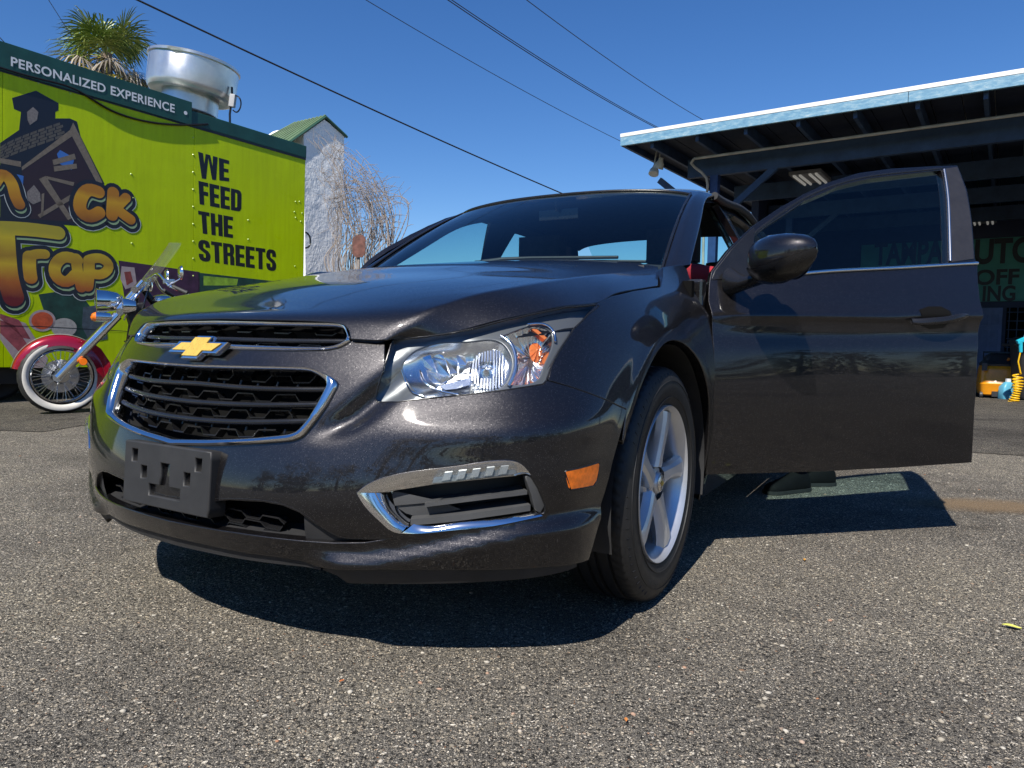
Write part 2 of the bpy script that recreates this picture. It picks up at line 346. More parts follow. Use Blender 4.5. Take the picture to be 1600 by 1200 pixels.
PEB = mat('pale_gravel', (.4, .36, .3), .85); g = NG(PEB); geo = g.n('NewGeometry'); g.l(g.ramp(geo.outputs['Random Per Island'], [(0, (.06, .053, .045)), (.3, (.15, .13, .10)), (.65, (.28, .245, .19)), (.94, (.42, .39, .33)), (1, (.30, .13, .06))]), g.p.inputs['Base Color'])
gv = mesh_from('loose_gravel', PV, PF, PEB, None, True); tag(gv, 'pale small stones lying loose on the asphalt', 'gravel', kind='stuff')
# ================================================================== the car
CA = rad(30.3717); CC = np.array([1.94824, 1.50446, CAM_H])          # heading and camera place in the car's own frame (x forward, y left, z up, origin under the front axle)
CAR_ROT = math.atan2(-math.cos(CA), -math.sin(CA))
cf, cl = np.array([-math.sin(CA), -math.cos(CA)]), np.array([math.cos(CA), -math.sin(CA)])
CAR_O = -(CC[0] * cf + CC[1] * cl)
def c2w(P): P = np.atleast_2d(P); return np.column_stack([CAR_O[0] + P[:, 0] * cf[0] + P[:, 1] * cl[0], CAR_O[1] + P[:, 0] * cf[1] + P[:, 1] * cl[1], P[:, 2]])
def w2c(p): d = np.array(p[:2]) - CAR_O; return np.array([d @ cf, d @ cl, p[2]])
def wproj(W):
    d = W - [0, 0, CAM_H]; x, y, z = d[:, 0], -d[:, 2], d[:, 1]
    c, s = math.cos(CAM_PITCH), math.sin(CAM_PITCH); y, z = c * y - s * z, s * y + c * z
    c, s = math.cos(CAM_ROLL), math.sin(CAM_ROLL); x, y = c * x - s * y, s * x + c * y
    return np.column_stack([800 + FPX * x / z, 600 + FPX * y / z])
def cproj(P): return wproj(c2w(P))
def craypl(u, v, ax, val):                                            # picture point -> car frame on the plane coord[ax]=val
    d = wray(u, v); dc = np.array([d[:2] @ cf, d[:2] @ cl, d[2]]); return CC + dc * ((val - CC[ax]) / dc[ax])
_UG = {}; _ID = lambda P: P
def unproj(S, px, lo, hi, n=60, T=None):
    """surface parameters of traced outline points"""
    T = T or _ID; px = np.atleast_2d(np.array(px, float))
    key = (S.__name__, id(T) if T is not _ID else 0, tuple(lo), tuple(hi))
    if key not in _UG:
        gx, gy = np.meshgrid(np.linspace(lo[0], hi[0], n), np.linspace(lo[1], hi[1], n)); G = np.column_stack([gx.ravel(), gy.ravel()]); _UG[key] = (G, cproj(T(S(G))))
    G, pr = _UG[key]; q = np.array([G[np.argmin(((pr - p) ** 2).sum(1))] for p in px]); e = 1e-4
    for _ in range(12):
        f0 = cproj(T(S(q))); J0 = (cproj(T(S(q + [e, 0]))) - f0) / e; J1 = (cproj(T(S(q + [0, e]))) - f0) / e; r = px - f0
        det = J0[:, 0] * J1[:, 1] - J0[:, 1] * J1[:, 0]; det = np.where(abs(det) < 1e-3, 1e-3, det)
        d = np.column_stack([(r[:, 0] * J1[:, 1] - r[:, 1] * J1[:, 0]) / det, (J0[:, 0] * r[:, 1] - J0[:, 1] * r[:, 0]) / det]); q = q + np.clip(d, -.03, .03)
    return np.clip(q, np.array(lo) - .1, np.array(hi) + .1)

# ---- body skin: plan outlines at heights, stations run from the nose round the flank to the tail
ZR = [.16, .22, .27, .32, .40, .50, .60, .70, .80, .90, 1.00, 1.10, 1.20, 1.30, 1.40]
FR = {  # front stations 0..10
 .16: [(.905,0),(.89,.2),(.845,.38),(.785,.52),(.705,.645),(.635,.735),(.56,.795),(.44,.828),(.25,.838),(0,.842),(-.2,.845)],
 .22: [(.935,0),(.92,.2),(.87,.39),(.805,.53),(.725,.66),(.65,.752),(.57,.812),(.45,.842),(.25,.85),(0,.853),(-.2,.855)],
 .27: [(.945,0),(.93,.2),(.878,.39),(.815,.53),(.735,.66),(.66,.757),(.578,.82),(.455,.853),(.25,.86),(0,.862),(-.2,.862)],
 .32: [(.947,0),(.932,.2),(.884,.39),(.822,.53),(.742,.665),(.668,.76),(.585,.824),(.455,.86),(.25,.869),(0,.872),(-.2,.871)],
 .40: [(.945,0),(.932,.2),(.889,.39),(.832,.53),(.755,.67),(.684,.767),(.60,.832),(.46,.872),(.25,.882),(0,.885),(-.2,.883)],
 .50: [(.922,0),(.908,.2),(.866,.39),(.812,.53),(.742,.665),(.677,.765),(.597,.832),(.46,.875),(.25,.892),(0,.897),(-.2,.894)],
 .60: [(.890,0),(.876,.2),(.828,.39),(.776,.52),(.706,.65),(.642,.75),(.562,.817),(.43,.866),(.24,.890),(0,.899),(-.2,.898)],
 .70: [(.845,0),(.828,.2),(.779,.39),(.724,.52),(.652,.645),(.587,.737),(.507,.797),(.38,.842),(.21,.874),(0,.887),(-.2,.889)],
 .80: [(.772,0),(.754,.2),(.704,.385),(.644,.51),(.568,.63),(.503,.717),(.423,.772),(.31,.808),(.155,.836),(-.03,.851),(-.22,.857)],
 .90: [(.670,0),(.655,.2),(.605,.375),(.548,.49),(.478,.60),(.420,.68),(.345,.725),(.24,.752),(.085,.775),(-.08,.788),(-.25,.796)],
 1.0: [(.56,0),(.545,.195),(.50,.36),(.45,.465),(.385,.57),(.33,.64),(.26,.68),(.16,.70),(.015,.722),(-.13,.735),(-.28,.742)]}
for z_, dx_ in ((.16, .06), (.22, .022), (.27, .008)):                # the lower fascia tucks in
    FR[z_] = [(x - dx_ * max(0, min(1, (x - .35) / .4)), y) for x, y in FR[z_]]
for k, z in ((1, 1.1), (2, 1.2), (3, 1.3), (4, 1.4)): FR[z] = [(2 * 0 + x - .1 * k, max(0, y - .035 * k if i else 0)) for i, (x, y) in enumerate(FR[1.0])]
SX = [-.44, -.75, -1.15, -1.52, -2.0, -2.45, -2.9, -3.3]
SIDE = {.16: .845, .22: .855, .27: .861, .32: .867, .40: .876, .50: .886, .60: .890, .70: .887, .80: .880, .90: .858, 1.0: .806, 1.1: .758, 1.2: .71, 1.3: .66, 1.4: .605}
DX = {-.44: {.7: -.004, .8: -.016, .9: -.046, 1.0: -.03}, -.75: {.8: -.003, .9: -.014, 1.0: -.008}, -2.9: 0, -3.3: -.035}
def side_y(x, z):
    d = DX.get(x, 0); d = d.get(z, 0) if isinstance(d, dict) else d
    if z > .95 and x < -2.4: d -= .03 * (-2.4 - x) / .9
    return SIDE[z] + d
TAIL = [(-3.56, .74), (-3.64, .45), (-3.665, 0)]
NX = np.array([[p[0] for p in FR[z]] + SX + [t[0] - .05 * (z > .6) * 0 for t in TAIL] for z in ZR])
NY = np.array([[p[1] for p in FR[z]] + [side_y(x, z) for x in SX] + [t[1] * (1 if z < .9 else 1 - .25 * (z - .9)) for t in TAIL] for z in ZR])
ri = ZR.index(.5); AK = np.concatenate([[0], np.cumsum(np.hypot(np.diff(NX[ri]), np.diff(NY[ri])))])
A_X = lambda x: float(np.interp(-x, -NX[ri][7:19], AK[7:19]))           # station of a flank position
def sstep(a, b, t): t = np.clip((t - a) / (b - a), 0, 1); return t * t * (3 - 2 * t)
def S0(q):
    Ma, Mz = nspl(AK, q[:, 0]), nspl(ZR, q[:, 1]); return np.column_stack([((Mz @ NX) * Ma).sum(1), ((Mz @ NY) * Ma).sum(1), q[:, 1]])
def relief(q):                                                          # pressed lines of the skin, metres along the normal
    a, z = q[:, 0], q[:, 1]
    lipm = sstep(.36, .46, a) * (1 - sstep(AK[6] + .02, AK[7] + .12, a))
    zc = .262 + .075 * sstep(.45, AK[6], a)                              # the shelf climbs towards the corner
    d = lipm * (.024 * (1 - sstep(zc - .006, zc + .028, z)))
    v = np.exp(-(((a - (.50 + (z - .60) * 1.05)) / .045) ** 2)) * sstep(.50, .57, z) * (1 - sstep(.70, .76, z)) * -.020   # hollow beside the lamp
    d = d + v
    d = d + .012 * np.exp(-((z - .535 - .02 * sstep(.6, 1.1, a)) / .042) ** 2) * sstep(.40, .75, a) * (1 - sstep(AK[6], AK[7] + .1, a))
    arch = np.hypot(AK[9] - a, z - .325); d = d + .005 * np.exp(-((arch - .425) / .035) ** 2) * (z > .2)
    dm = sstep(A_X(-.30), A_X(-.6), a) * (1 - sstep(A_X(-3.0), A_X(-3.3), a))
    cz = .815 + .035 * sstep(A_X(-.4), A_X(-2.4), a)
    d = d + dm * (.012 * np.exp(-(np.maximum(z - cz, 0) / .03) ** 2) * np.exp(-(np.minimum(z - cz, 0) / .012) ** 2))
    d = d - dm * .008 * np.exp(-((z - cz + .06) / .035) ** 2)
    return d
_n = lambda q: snormals(S0, q, 3e-3)
def S(q): q = np.atleast_2d(q); return S0(q) + _n(q) * relief(q)[:, None]
FLO, FHI = (0, .15), (AK[11] + .02, 1.0)
def px(P, lo=FLO, hi=FHI): return unproj(S, P, lo, hi)
def offs(q, d): q = np.atleast_2d(q); return S(q) + snormals(S, q) * (np.asarray(d)[..., None] if not np.isscalar(d) else d)

# ---- materials of the car
def paintmat(name, base, fleck):
    m = mat(name, base, .38, .75, 1, coat_rough=.02); g = NG(m); v = g.obj(); vo = g.n('TexVoronoi', {'Vector': v, 'Scale': 850.0}); r = g.math('GREATER_THAN', g.n('SeparateColor', {0: vo.outputs['Color']}).outputs[0], .91)
    k = g.math('MULTIPLY', r, g.math('LESS_THAN', vo.outputs['Distance'], .30)); vo2 = g.n('TexVoronoi', {'Vector': v, 'Scale': 1150.0})
    c2 = g.mix(g.n('SeparateColor', {0: vo2.outputs['Color']}).outputs[1], tuple(x * .75 for x in base), tuple(x * 1.3 for x in base))
    g.l(g.mix(k, c2, fleck), g.p.inputs['Base Color'])
    nm = g.n('NormalMap', {'Strength': .22, 'Color': vo2.outputs['Color']}); geo = g.n('NewGeometry')
    ad = g.n('VectorMath', {0: geo.outputs['Normal'], 1: g.n('VectorMath', {0: g.n('VectorMath', {0: vo2.outputs['Color'], 1: (.5, .5, .5)}, operation='SUBTRACT').outputs[0], 3: .17}, operation='SCALE').outputs[0]}, operation='ADD')
    g.l(g.n('VectorMath', {0: ad.outputs[0]}, operation='NORMALIZE').outputs[0], g.p.inputs['Normal']); g.t.nodes.remove(nm)
    dust = g.noise(v, 7, 6, .7); g.l(g.n('MapRange', {'Value': dust, 'From Min': .35, 'From Max': .8, 'To Min': .015, 'To Max': .09}).outputs[0], g.p.inputs['Coat Roughness'])
    return m
PAINT = paintmat('dark_metallic_paint', (.0135, .0125, .0138), (.20, .19, .19))
CHROME = mat('chrome', (.80, .80, .80), .10, 1); SATIN = mat('satin_silver', (.62, .62, .63), .25, 1)
BLK = worn('black_plastic', (.010, .010, .011), .26, .2, 9, .15, 400, .001); BLKM = worn('matt_black_plastic', (.018, .018, .019), .6, .25, 12, .2, 300, .001)
DARK = mat('dark_cavity', (.004, .004, .004), .9, spec=.1); RUB = worn('tyre_rubber', (.011, .011, .0115), .55, .35, 14, .3, 250, .001)
GLASS = glassmat('clear_lens', (.93, .95, .96)); WIN = glassmat('tinted_window', (.55, .80, .80)); WSH = glassmat('windscreen_glass', (.74, .86, .86), 0, .05)
AMBER = worn('amber_lens', (.70, .15, .004), .16, .35, 60, .10, 160, .002, coat=1); GOLD = worn('gold_emblem', (.80, .52, .10), .3, .12, 60, .3, 600, .001, metal=.4)
CLOTHB = worn('dark_seat_cloth', (.03, .03, .032), .9, .3, 30, .4, 300, .002); ALLOY = worn('alloy_wheel', (.66, .67, .69), .38, .06, 8, metal=.7); LENSB = mat('lamp_bezel_grey', (.115, .12, .125), .3, .3)
REFL = mat('lamp_reflector', (.92, .93, .94), .2, 1)
RED = mat('red_lens', (.35, .01, .01), .15, 0, 1)

car = empty('parked_car', (*CAR_O, 0), (0, 0, CAR_ROT))
tag(car, 'dark grey metallic sedan with its driver door wide open, facing the camera', 'car')

# ---- hood
SHUT_PX = [(612, 531), (665, 526), (710, 520), (747, 511), (785, 501), (835, 490), (885, 480), (934, 475), (957, 462), (990, 454), (1034, 447)]
SHUTQ = px(SHUT_PX); SHUT = S(SHUTQ)
CRE = np.array([(.742, .482, .728), (.712, .512, .765), (.672, .54, .795), (.62, .565, .817), (.55, .60, .840), (.45, .638, .861), (.33, .664, .882), (.19, .683, .903), (.05, .692, .922), (-.15, .70, .948), (-.40, .708, .984)])
CEN = np.array([(.80, 0, .768), (.775, 0, .786), (.72, 0, .802), (.66, 0, .819), (.57, 0, .845), (.45, 0, .878), (.33, 0, .905), (.19, 0, .934), (.05, 0, .966), (-.14, 0, .998), (-.36, 0, 1.022)])
TK = np.arange(11.)
def hood0(t, q1):
    e = q1 / .7; M_ = nspl(TK, t); c, r, s = M_ @ CEN, M_ @ CRE, M_ @ SHUT
    k = np.clip(e, 0, 1)[:, None]; P = c + (r - c) * np.column_stack([k ** 2, k, .35 * k ** 2 + .65 * k ** 4])
    k2 = np.maximum(e - 1, 0)[:, None] * .7 / .12; P += (s - r) * k2; P[:, 2] += .004 * np.sin(np.pi * np.clip(k2, 0, 1)[:, 0]) * sstep(1, 4, t)
    return P
def hood(q):                                                            # the side crease is soft at the nose and sharpens towards the windscreen
    q = np.atleast_2d(q); t = q[:, 0] * 10; w_ = np.minimum(.004 + .045 * (1 - sstep(.3, 3.0, t)), np.maximum(.0005, .817 - q[:, 1])); w_ = np.where(q[:, 1] < .6, np.minimum(w_, np.maximum(.0005, q[:, 1])), w_)
    return sum(hood0(t, q[:, 1] + w_ * k) for k in (-.86, -.57, -.29, 0, .29, .57, .86)) / 7
hlo, hhi = (-.1, 0), (1.0, .82)
fe = unproj(hood, [(350, 496.5), (387, 497.5), (440, 498.5), (490, 500), (525, 503), (540, 507), (546, 515), (549, 528.5), (585, 530.5)], hlo, hhi); fe[0, 1] = 0
hoodpoly = [tuple(p) for p in fe] + [(.0, .695), (.004, .75), (.008, .812)] + [(t, .813) for t in np.linspace(.05, .985, 11)] + [(.985, .70), (1.0, .4), (1.0, 0)]
def Sf(q):                                                               # the skin across the nose: negative stations are the right-hand side
    q = np.atleast_2d(q); P = S(np.column_stack([abs(q[:, 0]), q[:, 1]])); P[:, 1] *= np.where(q[:, 0] < 0, -1, 1); return P
def symloop(half): h = [tuple(p) for p in half]; return h + [(-a, z) for a, z in reversed(h) if a > 1e-4]
def center0(q): q = np.array(q); q[0, 0] = 0; q[-1, 0] = 0; return q
def fineloop(pts, n, closed=True): return curve(pts, n, closed)
panel('hood', hood, hoodpoly, step=.016, m=PAINT, parent=car, mirror='both', flip=True, noflange=lambda p: abs(p[1]) < 1e-3, flange=.02)

panel('engine_bay_cover', hood, [(.10, 0), (.12, .6), (.14, .70), (.06, .80), (.06, .85), (.99, .85), (1.0, 0)], step=.05, m=DARK, parent=car, mirror='both', off=-.04, flange=0, flip=True)
UGo = [(350, 504), (450, 506.6), (525, 507.5), (543, 511), (547, 525), (551, 533), (533, 543.5), (512, 548), (450, 549), (370, 547), (322, 545)]
UGi = [(350, 507.5), (450, 509.8), (522, 511), (537.5, 514), (542, 525), (542, 531), (528, 539.5), (510, 543), (450, 542), (375, 539), (325, 537)]
LGo = [(305, 571.5), (349, 573), (442, 575), (488, 576), (506, 583), (524, 591.5), (531, 600), (514, 632.5), (495.6, 657.5), (475, 683), (458, 690), (395, 694.5), (330, 697.5), (271, 697)]
LGi = [(305, 576), (349, 577.5), (440, 579.5), (484, 581), (499, 588), (508, 595.5), (510, 602), (496, 630), (482, 654), (465, 674), (452, 678), (395, 683.5), (330, 686), (272, 685)]
qUGo, qUGi, qLGo, qLGi = (center0(px(p)) for p in (UGo, UGi, LGo, LGi))
HL = [(613.7, 530.5), (665, 526), (710, 519.7), (747.5, 511), (785, 501), (835, 489.7), (885, 479.7), (932, 475.5), (936, 478), (920, 490), (897.5, 512.5), (877.5, 542.5), (862.5, 570), (854, 594), (849, 600), (785, 610), (710, 618.7), (622.5, 628), (589.5, 628), (586, 622.5), (600, 575)]
qHL = px(HL)
SEAM = px([(856, 596), (892, 606), (926, 618), (955, 630), (979, 641)])
ARF = px([(976, 652), (957, 721), (939, 799), (920, 874)])
LIPB = px([(905, 879), (840, 886), (760, 889.5), (687, 889.5), (600, 889), (520, 888.5), (492, 884), (467.5, 875), (430, 869), (380, 862.5), (320, 850), (264, 837.5)]); LIPB[-1, 0] = 0
fas = [tuple(p) for p in qUGo[:4:-1]] + [tuple(p) for p in px([(572, 534.5), (600, 534)])] + [tuple(p) for p in qHL[:12:-1]] + [tuple(p) for p in SEAM] + [tuple(p) for p in ARF] + [tuple(p) for p in LIPB]
fas[0] = (0, fas[0][1])
INT = px([(280, 795), (358, 780), (411, 783), (442, 789), (468, 800), (505, 826), (530, 839.5), (570, 842.5), (612, 842.5), (570, 849.5), (520, 850), (474, 847), (364, 833), (263, 815)]); INT[0, 0] = 0; INT[-1, 0] = 0
FOG = [(555, 769), (564, 761), (605, 742.5), (657, 733), (725, 724.5), (792, 717), (808, 719), (829, 741), (842, 762), (854, 791), (851, 803), (762, 823), (650, 833.5), (624, 834), (609, 829), (575, 799)]
qFOG = px(FOG); mir = lambda q: [(-a, z) for a, z in q]
lgloop = symloop(qLGo); inloop = symloop(INT)
panel('front_bumper', Sf, symloop(fas), [lgloop, inloop, [tuple(p) for p in qFOG], mir(qFOG)], step=.013, m=PAINT, parent=car, flange=.02)
ARCH_R = .412
def archpts(x0, t0, t1, n, r=ARCH_R): return [(A_X(x0 + r * math.cos(t)), .325 + r * math.sin(t)) for t in np.linspace(t0, t1, n)]
FR_TOP = px([(934, 475), (957, 463.5), (990, 455.5), (1033, 449.5), (1036, 432), (1036.5, 418)])
xf = -.437
fenp = [tuple(p) for p in FR_TOP] + [(A_X(-.40), .985), (A_X(xf), .972), (A_X(xf), .90), (A_X(xf - .004), .75), (A_X(xf), .55), (A_X(xf + .012), .40), (A_X(xf + .025), .27), (A_X(-.40), .26)] + archpts(0, math.pi * 1.03, .42, 26) + [tuple(p) for p in px([(979, 638), (955, 627), (926, 615), (892, 603), (858, 593)])] + [tuple(p) for p in qHL[12:8:-1] + [.003, 0]]
for mr in ('one', 'other'): panel('fender', S, fenp, step=.016, m=PAINT, parent=car, mirror=mr, flange=.03)
for mr in ('one', 'other'): panel('inner_fender', S, [tuple(p) for p in px([(845, 500), (932, 462), (957, 452), (990, 445)])] + [(A_X(-.36), .975), (A_X(-.42), .9), (A_X(-.42), .76), (A_X(.1), .76), (A_X(.40), .74)], step=.03, m=DARK, parent=car, mirror=mr, off=-.035, flange=0)
# wheel housings, underbody
for x0 in (0, -2.685):
    for s in (1, -1):
        b = B().lathe([(ARCH_R - .012, s * .872), (ARCH_R - .012, s * .50), (.02, s * .50)], 28, 'Y', (x0, 0, .325), -.25, math.pi + .25); b.build('wheel_housing', BLKM, car, smooth=40, recalc=False)
b = B(); b.box((-1.4, 0, .235), (3.9, 1.40, .09)); b.box((-1.34, 0, .30), (1.75, 1.60, .20)); b.box((.52, 0, .27), (.24, 1.3, .12)); b.box((.20, 0, .50), (.8, .86, .44)); b.box((.60, 0, .50), (.22, .56, .34)); b.box((-.385, 0, .60), (.03, 1.64, .66)); b.build('underbody', DARK, car)

for s in (1, -1): B().box((-.452, s * .775, .60), (.05, .13, .68)).build('hinge_pillar', PAINT, car, bevel=.01)
# ---- grilles
def ring(name, Sfun, qo, qi, m, h=.010, depth=.022, n=220, sym=True, parent=None, closed=True, prof=None):
    O = curve(symloop(qo) if sym else qo, n, closed); I = curve(symloop(qi) if sym else qi, n, closed)
    prof = prof or [(0, -.006), (0, .003), (.12, h * .75), (.35, h), (.75, h * .8), (.95, h * .2), (1, -.004), (1, -depth)]
    rows = []
    for t, d in prof:
        q = O + (I - O) * t; rows.append(Sfun(q) + snormals(Sfun, q) * d)
    R_ = len(rows); V = np.concatenate(rows); F_ = [(r * n + i, r * n + (i + 1) % n, (r + 1) * n + (i + 1) % n, (r + 1) * n + i) for r in range(R_ - 1) for i in range(n if closed else n - 1)]
    o = mesh_from(name, V, F_, m, parent or car); autosmooth(o.data, 50); return o
def densify(pts): return np.array(pts)
def lin(q, n):                                                           # keep corners: linear resample then light smoothing
    q = np.array(q); d = np.concatenate([[0], np.cumsum(np.linalg.norm(np.diff(q, axis=0), axis=1))]); t = np.linspace(0, 1, n)
    f = np.interp(t, np.linspace(0, 1, len(q)), d); r = np.column_stack([np.interp(f, d, q[:, k]) for k in (0, 1)])
    for _ in range(2): r[1:-1] = (r[:-2] + 2 * r[1:-1] + r[2:]) / 4
    return r
ring('grille_surround', Sf, lin(qUGo, 60), lin(qUGi, 60), CHROME, h=.009)
ring('grille_surround', Sf, lin(qLGo, 80), lin(qLGi, 80), CHROME, h=.013, depth=.03)
def strip(name, q, off, r, m, n=60, parent=None, flat=1.0, ends=False):
    C_ = curve(q, n); P = Sf(C_) + snormals(Sf, C_) * off; return B().tube(P, r, 10).build(name, m, parent or car, smooth=50)
def symline(q): q = np.array(q); q[0, 0] = 0; return np.vstack([(q * [-1, 1])[:0:-1], q])
gl_back = None
for loop, d in ((lgloop, -.085), (symloop(qUGo), -.07), (inloop, -.075)):
    panel('grille_backing', Sf, loop, step=.04, m=DARK, parent=car, off=d, flange=0)
    q = np.array(resample(loop, .02)); n = len(q); N_ = snormals(Sf, q); A0 = Sf(q) - N_ * .004; A1 = Sf(q) + N_ * d
    mesh_from('grille_shroud', np.vstack([A0, A1]), [(i, (i + 1) % n, n + (i + 1) % n, n + i) for i in range(n)], BLKM, car)
BARS = [[(298, 595), (317, 596.6), (411, 603), (503, 604)], [(290, 624), (317, 626), (411, 629), (490, 628)], [(281, 651), (349, 656), (420, 656), (475, 654)]]
for bp in BARS: strip('grille_bar', symline(px(bp)), -.022, .0068, BLK)
strip('grille_bar', symline(px([(345, 523), (387, 524), (450, 525.5), (535, 526)])), -.02, .0065, BLK)
def hexrow(z0f, amp, per, a1, off, name, ph=0, r=.0016):
    a = [0]; k = 0; pts = []; x = -a1
    while x < a1:
        seg = [(0, 1), (.42, 1), (.55, -1), (.9, -1)]
        for t, sgn in seg:
            xx = x + per * t + ph
            if abs(xx) <= a1: pts.append((xx, z0f(abs(xx)) + amp * sgn))
        x += per
    q = np.array(pts); q = resample(q, .03, False); P = Sf(q) + snormals(Sf, q) * off
    b = B(); N_ = snormals(Sf, q); up = np.array([0, 0, 1.])
    n = len(P); V = np.vstack([P + up * r, P - up * r, P - up * r - N_ * .022, P + up * r - N_ * .022]); b.add(V, [(k * n + i, k * n + i + 1, ((k + 1) % 4) * n + i + 1, ((k + 1) % 4) * n + i) for k in range(4) for i in range(n - 1)])
    return b.build(name, BLK, car)
qb = [px(bp) for bp in BARS]
zl = lambda q: (lambda a: float(np.interp(a, q[:, 0], q[:, 1])))
z1, z2, z3 = (zl(q) for q in qb)
for f, a1, ph in ((lambda a: z1(a) + .026, .36, 0), (lambda a: (z1(a) + z2(a)) / 2, .36, .03), (lambda a: (z2(a) + z3(a)) / 2, .335, 0), (lambda a: z3(a) - .024, .27, .03)):
    hexrow(f, .008, .115, a1, -.03, 'grille_mesh', ph)
for dz, ph in ((.018, 0), (-.017, .04)): hexrow(lambda a: .7385 - .008 * (a / .4) ** 2 + .006 + dz, .005, .12, .38, -.026, 'grille_mesh', ph)
for zz, ph in ((.345, 0), (.327, .05), (.309, 0), (.294, .05)): hexrow(lambda a: zz - .02 * (a / .34) ** 2, .0065, .1, .335, -.03, 'grille_mesh', ph)
for k in range(-6, 7): # short uprights of the mesh
    a = k * .055 + .012
    for z_a, z_b in ((.655, .625), (.60, .575), (.55, .53)):
        if abs(a) < .33: q = np.array([(a, z_a - .01), (a, z_b)]); B().tube(Sf(q) + snormals(Sf, q) * -.038, .0025, 6).build('grille_mesh', BLK, car)
# bow tie emblem on the nose
E0 = craypl(318, 546.5, 1, 0)
def emb(pts, x0, x1, name, m, par=None, bev=.0015):
    t = rad(-27); c, s = math.cos(t), math.sin(t)
    f = lambda y, z, h: (E0[0] + .004 + h * c + z * s, y, E0[2] + z * c - h * s)
    return B().prism(pts, x0, x1, f).build(name, m, par or car, bevel=bev)
def bow(w, h, k, sk): return [(-w, -k), (-w + .026, k), (-.030 + .004, k), (-.030 + .016 - sk, h), (.036 + .008 - sk, h), (.030 + .002, k), (w, k), (w - .026, -k), (.030 - .004, -k), (.030 - .016 + sk, -h), (-.036 - .008 + sk, -h), (-.030 - .002, -k)]
em = emb(bow(.102, .030, .0150, .0), 0, .016, 'emblem', CHROME, bev=.003); emb(bow(.086, .0245, .0098, .003), .0162, .0185, 'emblem_face', GOLD, em, .001)
# number plate bracket
PL = [craypl(196, 690, 1, -.155), craypl(330, 711, 1, .155), craypl(328, 804, 1, .155), craypl(194, 779, 1, -.155)]
zt, zb = .476, .337; xt, xb = .948, .958
def plt_f(q): q = np.atleast_2d(q); t = (q[:, 1] - zb) / (zt - zb); return np.column_stack([xb + (xt - xb) * t, q[:, 0], q[:, 1]])
rc = lambda y, z, w_, h_: [(y - w_, z - h_), (y + w_, z - h_), (y + w_, z + h_), (y - w_, z + h_)]
pm = (zt + zb) / 2
hol = [rc(-.118, pm + .040, .0135, .0175), rc(.118, pm + .040, .0135, .0175), rc(-.080, pm + .004, .0135, .0175), rc(.080, pm + .004, .0135, .0175),
       [(-.060, pm - .050), (.060, pm - .050), (.060, pm - .018), (.019, pm - .018), (.019, pm + .034), (-.019, pm + .034), (-.019, pm - .018), (-.060, pm - .018)]]
pb = panel('plate_bracket', plt_f, [(-.155, zb), (.155, zb), (.155, zt), (-.155, zt)], hol, step=.03, m=BLKM, parent=car, flange=.045, lip=.004)
B().box((xb - .05, 0, pm), (.004, .30, zt - zb - .01)).build('bracket_back', DARK, pb)

# ---- headlights
def lamp_pt(pts, d): q = px(pts); return S(q) + snormals(S, q) * d
def loft_rows(rows, closed=True):
    n = len(rows[0]); V = np.concatenate(rows); m_ = n if closed else n - 1
    return V, [(r * n + i, r * n + (i + 1) % n, (r + 1) * n + (i + 1) % n, (r + 1) * n + i) for r in range(len(rows) - 1) for i in range(m_)]
def bowl(pts, cen, d0, d1, n=64, ribs=0, rib=.003, pw=2.0, k=10):
    q = curve(px(pts), n, True); c = px([cen])[0]; rows = []
    for j in range(k + 1):
        t = j / k; qq = q + (c - q) * t; dd = d1 + (d0 - d1) * ((1 - t) ** pw)
        ang = np.arange(n); dd = dd + (rib * np.sign(np.sin(ang * ribs * 2 * math.pi / n)) * (1 - t) * (t > .02) if ribs else 0)
        rows.append(S(qq) + snormals(S, qq) * np.broadcast_to(dd, (n,))[:, None])
    return loft_rows(rows)
def both(fn):
    for mr in (False, True): fn(mr)
def mk(name, V, F_, m, par, mr, sm=40):
    V = np.array(V)
    if mr: V = V * [1, -1, 1]; F_ = [tuple(f[::-1]) for f in F_]
    o = mesh_from(name, V, F_, m, par)
    if sm: autosmooth(o.data, sm)
    return o
def mkp(name, pxp, d, h, m, par, mr, n=None):                              # a raised plate on the lamp surface
    q = np.array(px(pxp)); n = len(q); A0 = S(q) + snormals(S, q) * (d + h); A1 = S(q) + snormals(S, q) * d
    return mk(name, np.vstack([A0, A1]), [tuple(range(n))] + [(i, n + i, n + (i + 1) % n, (i + 1) % n) for i in range(n)], m, par, mr, 0)
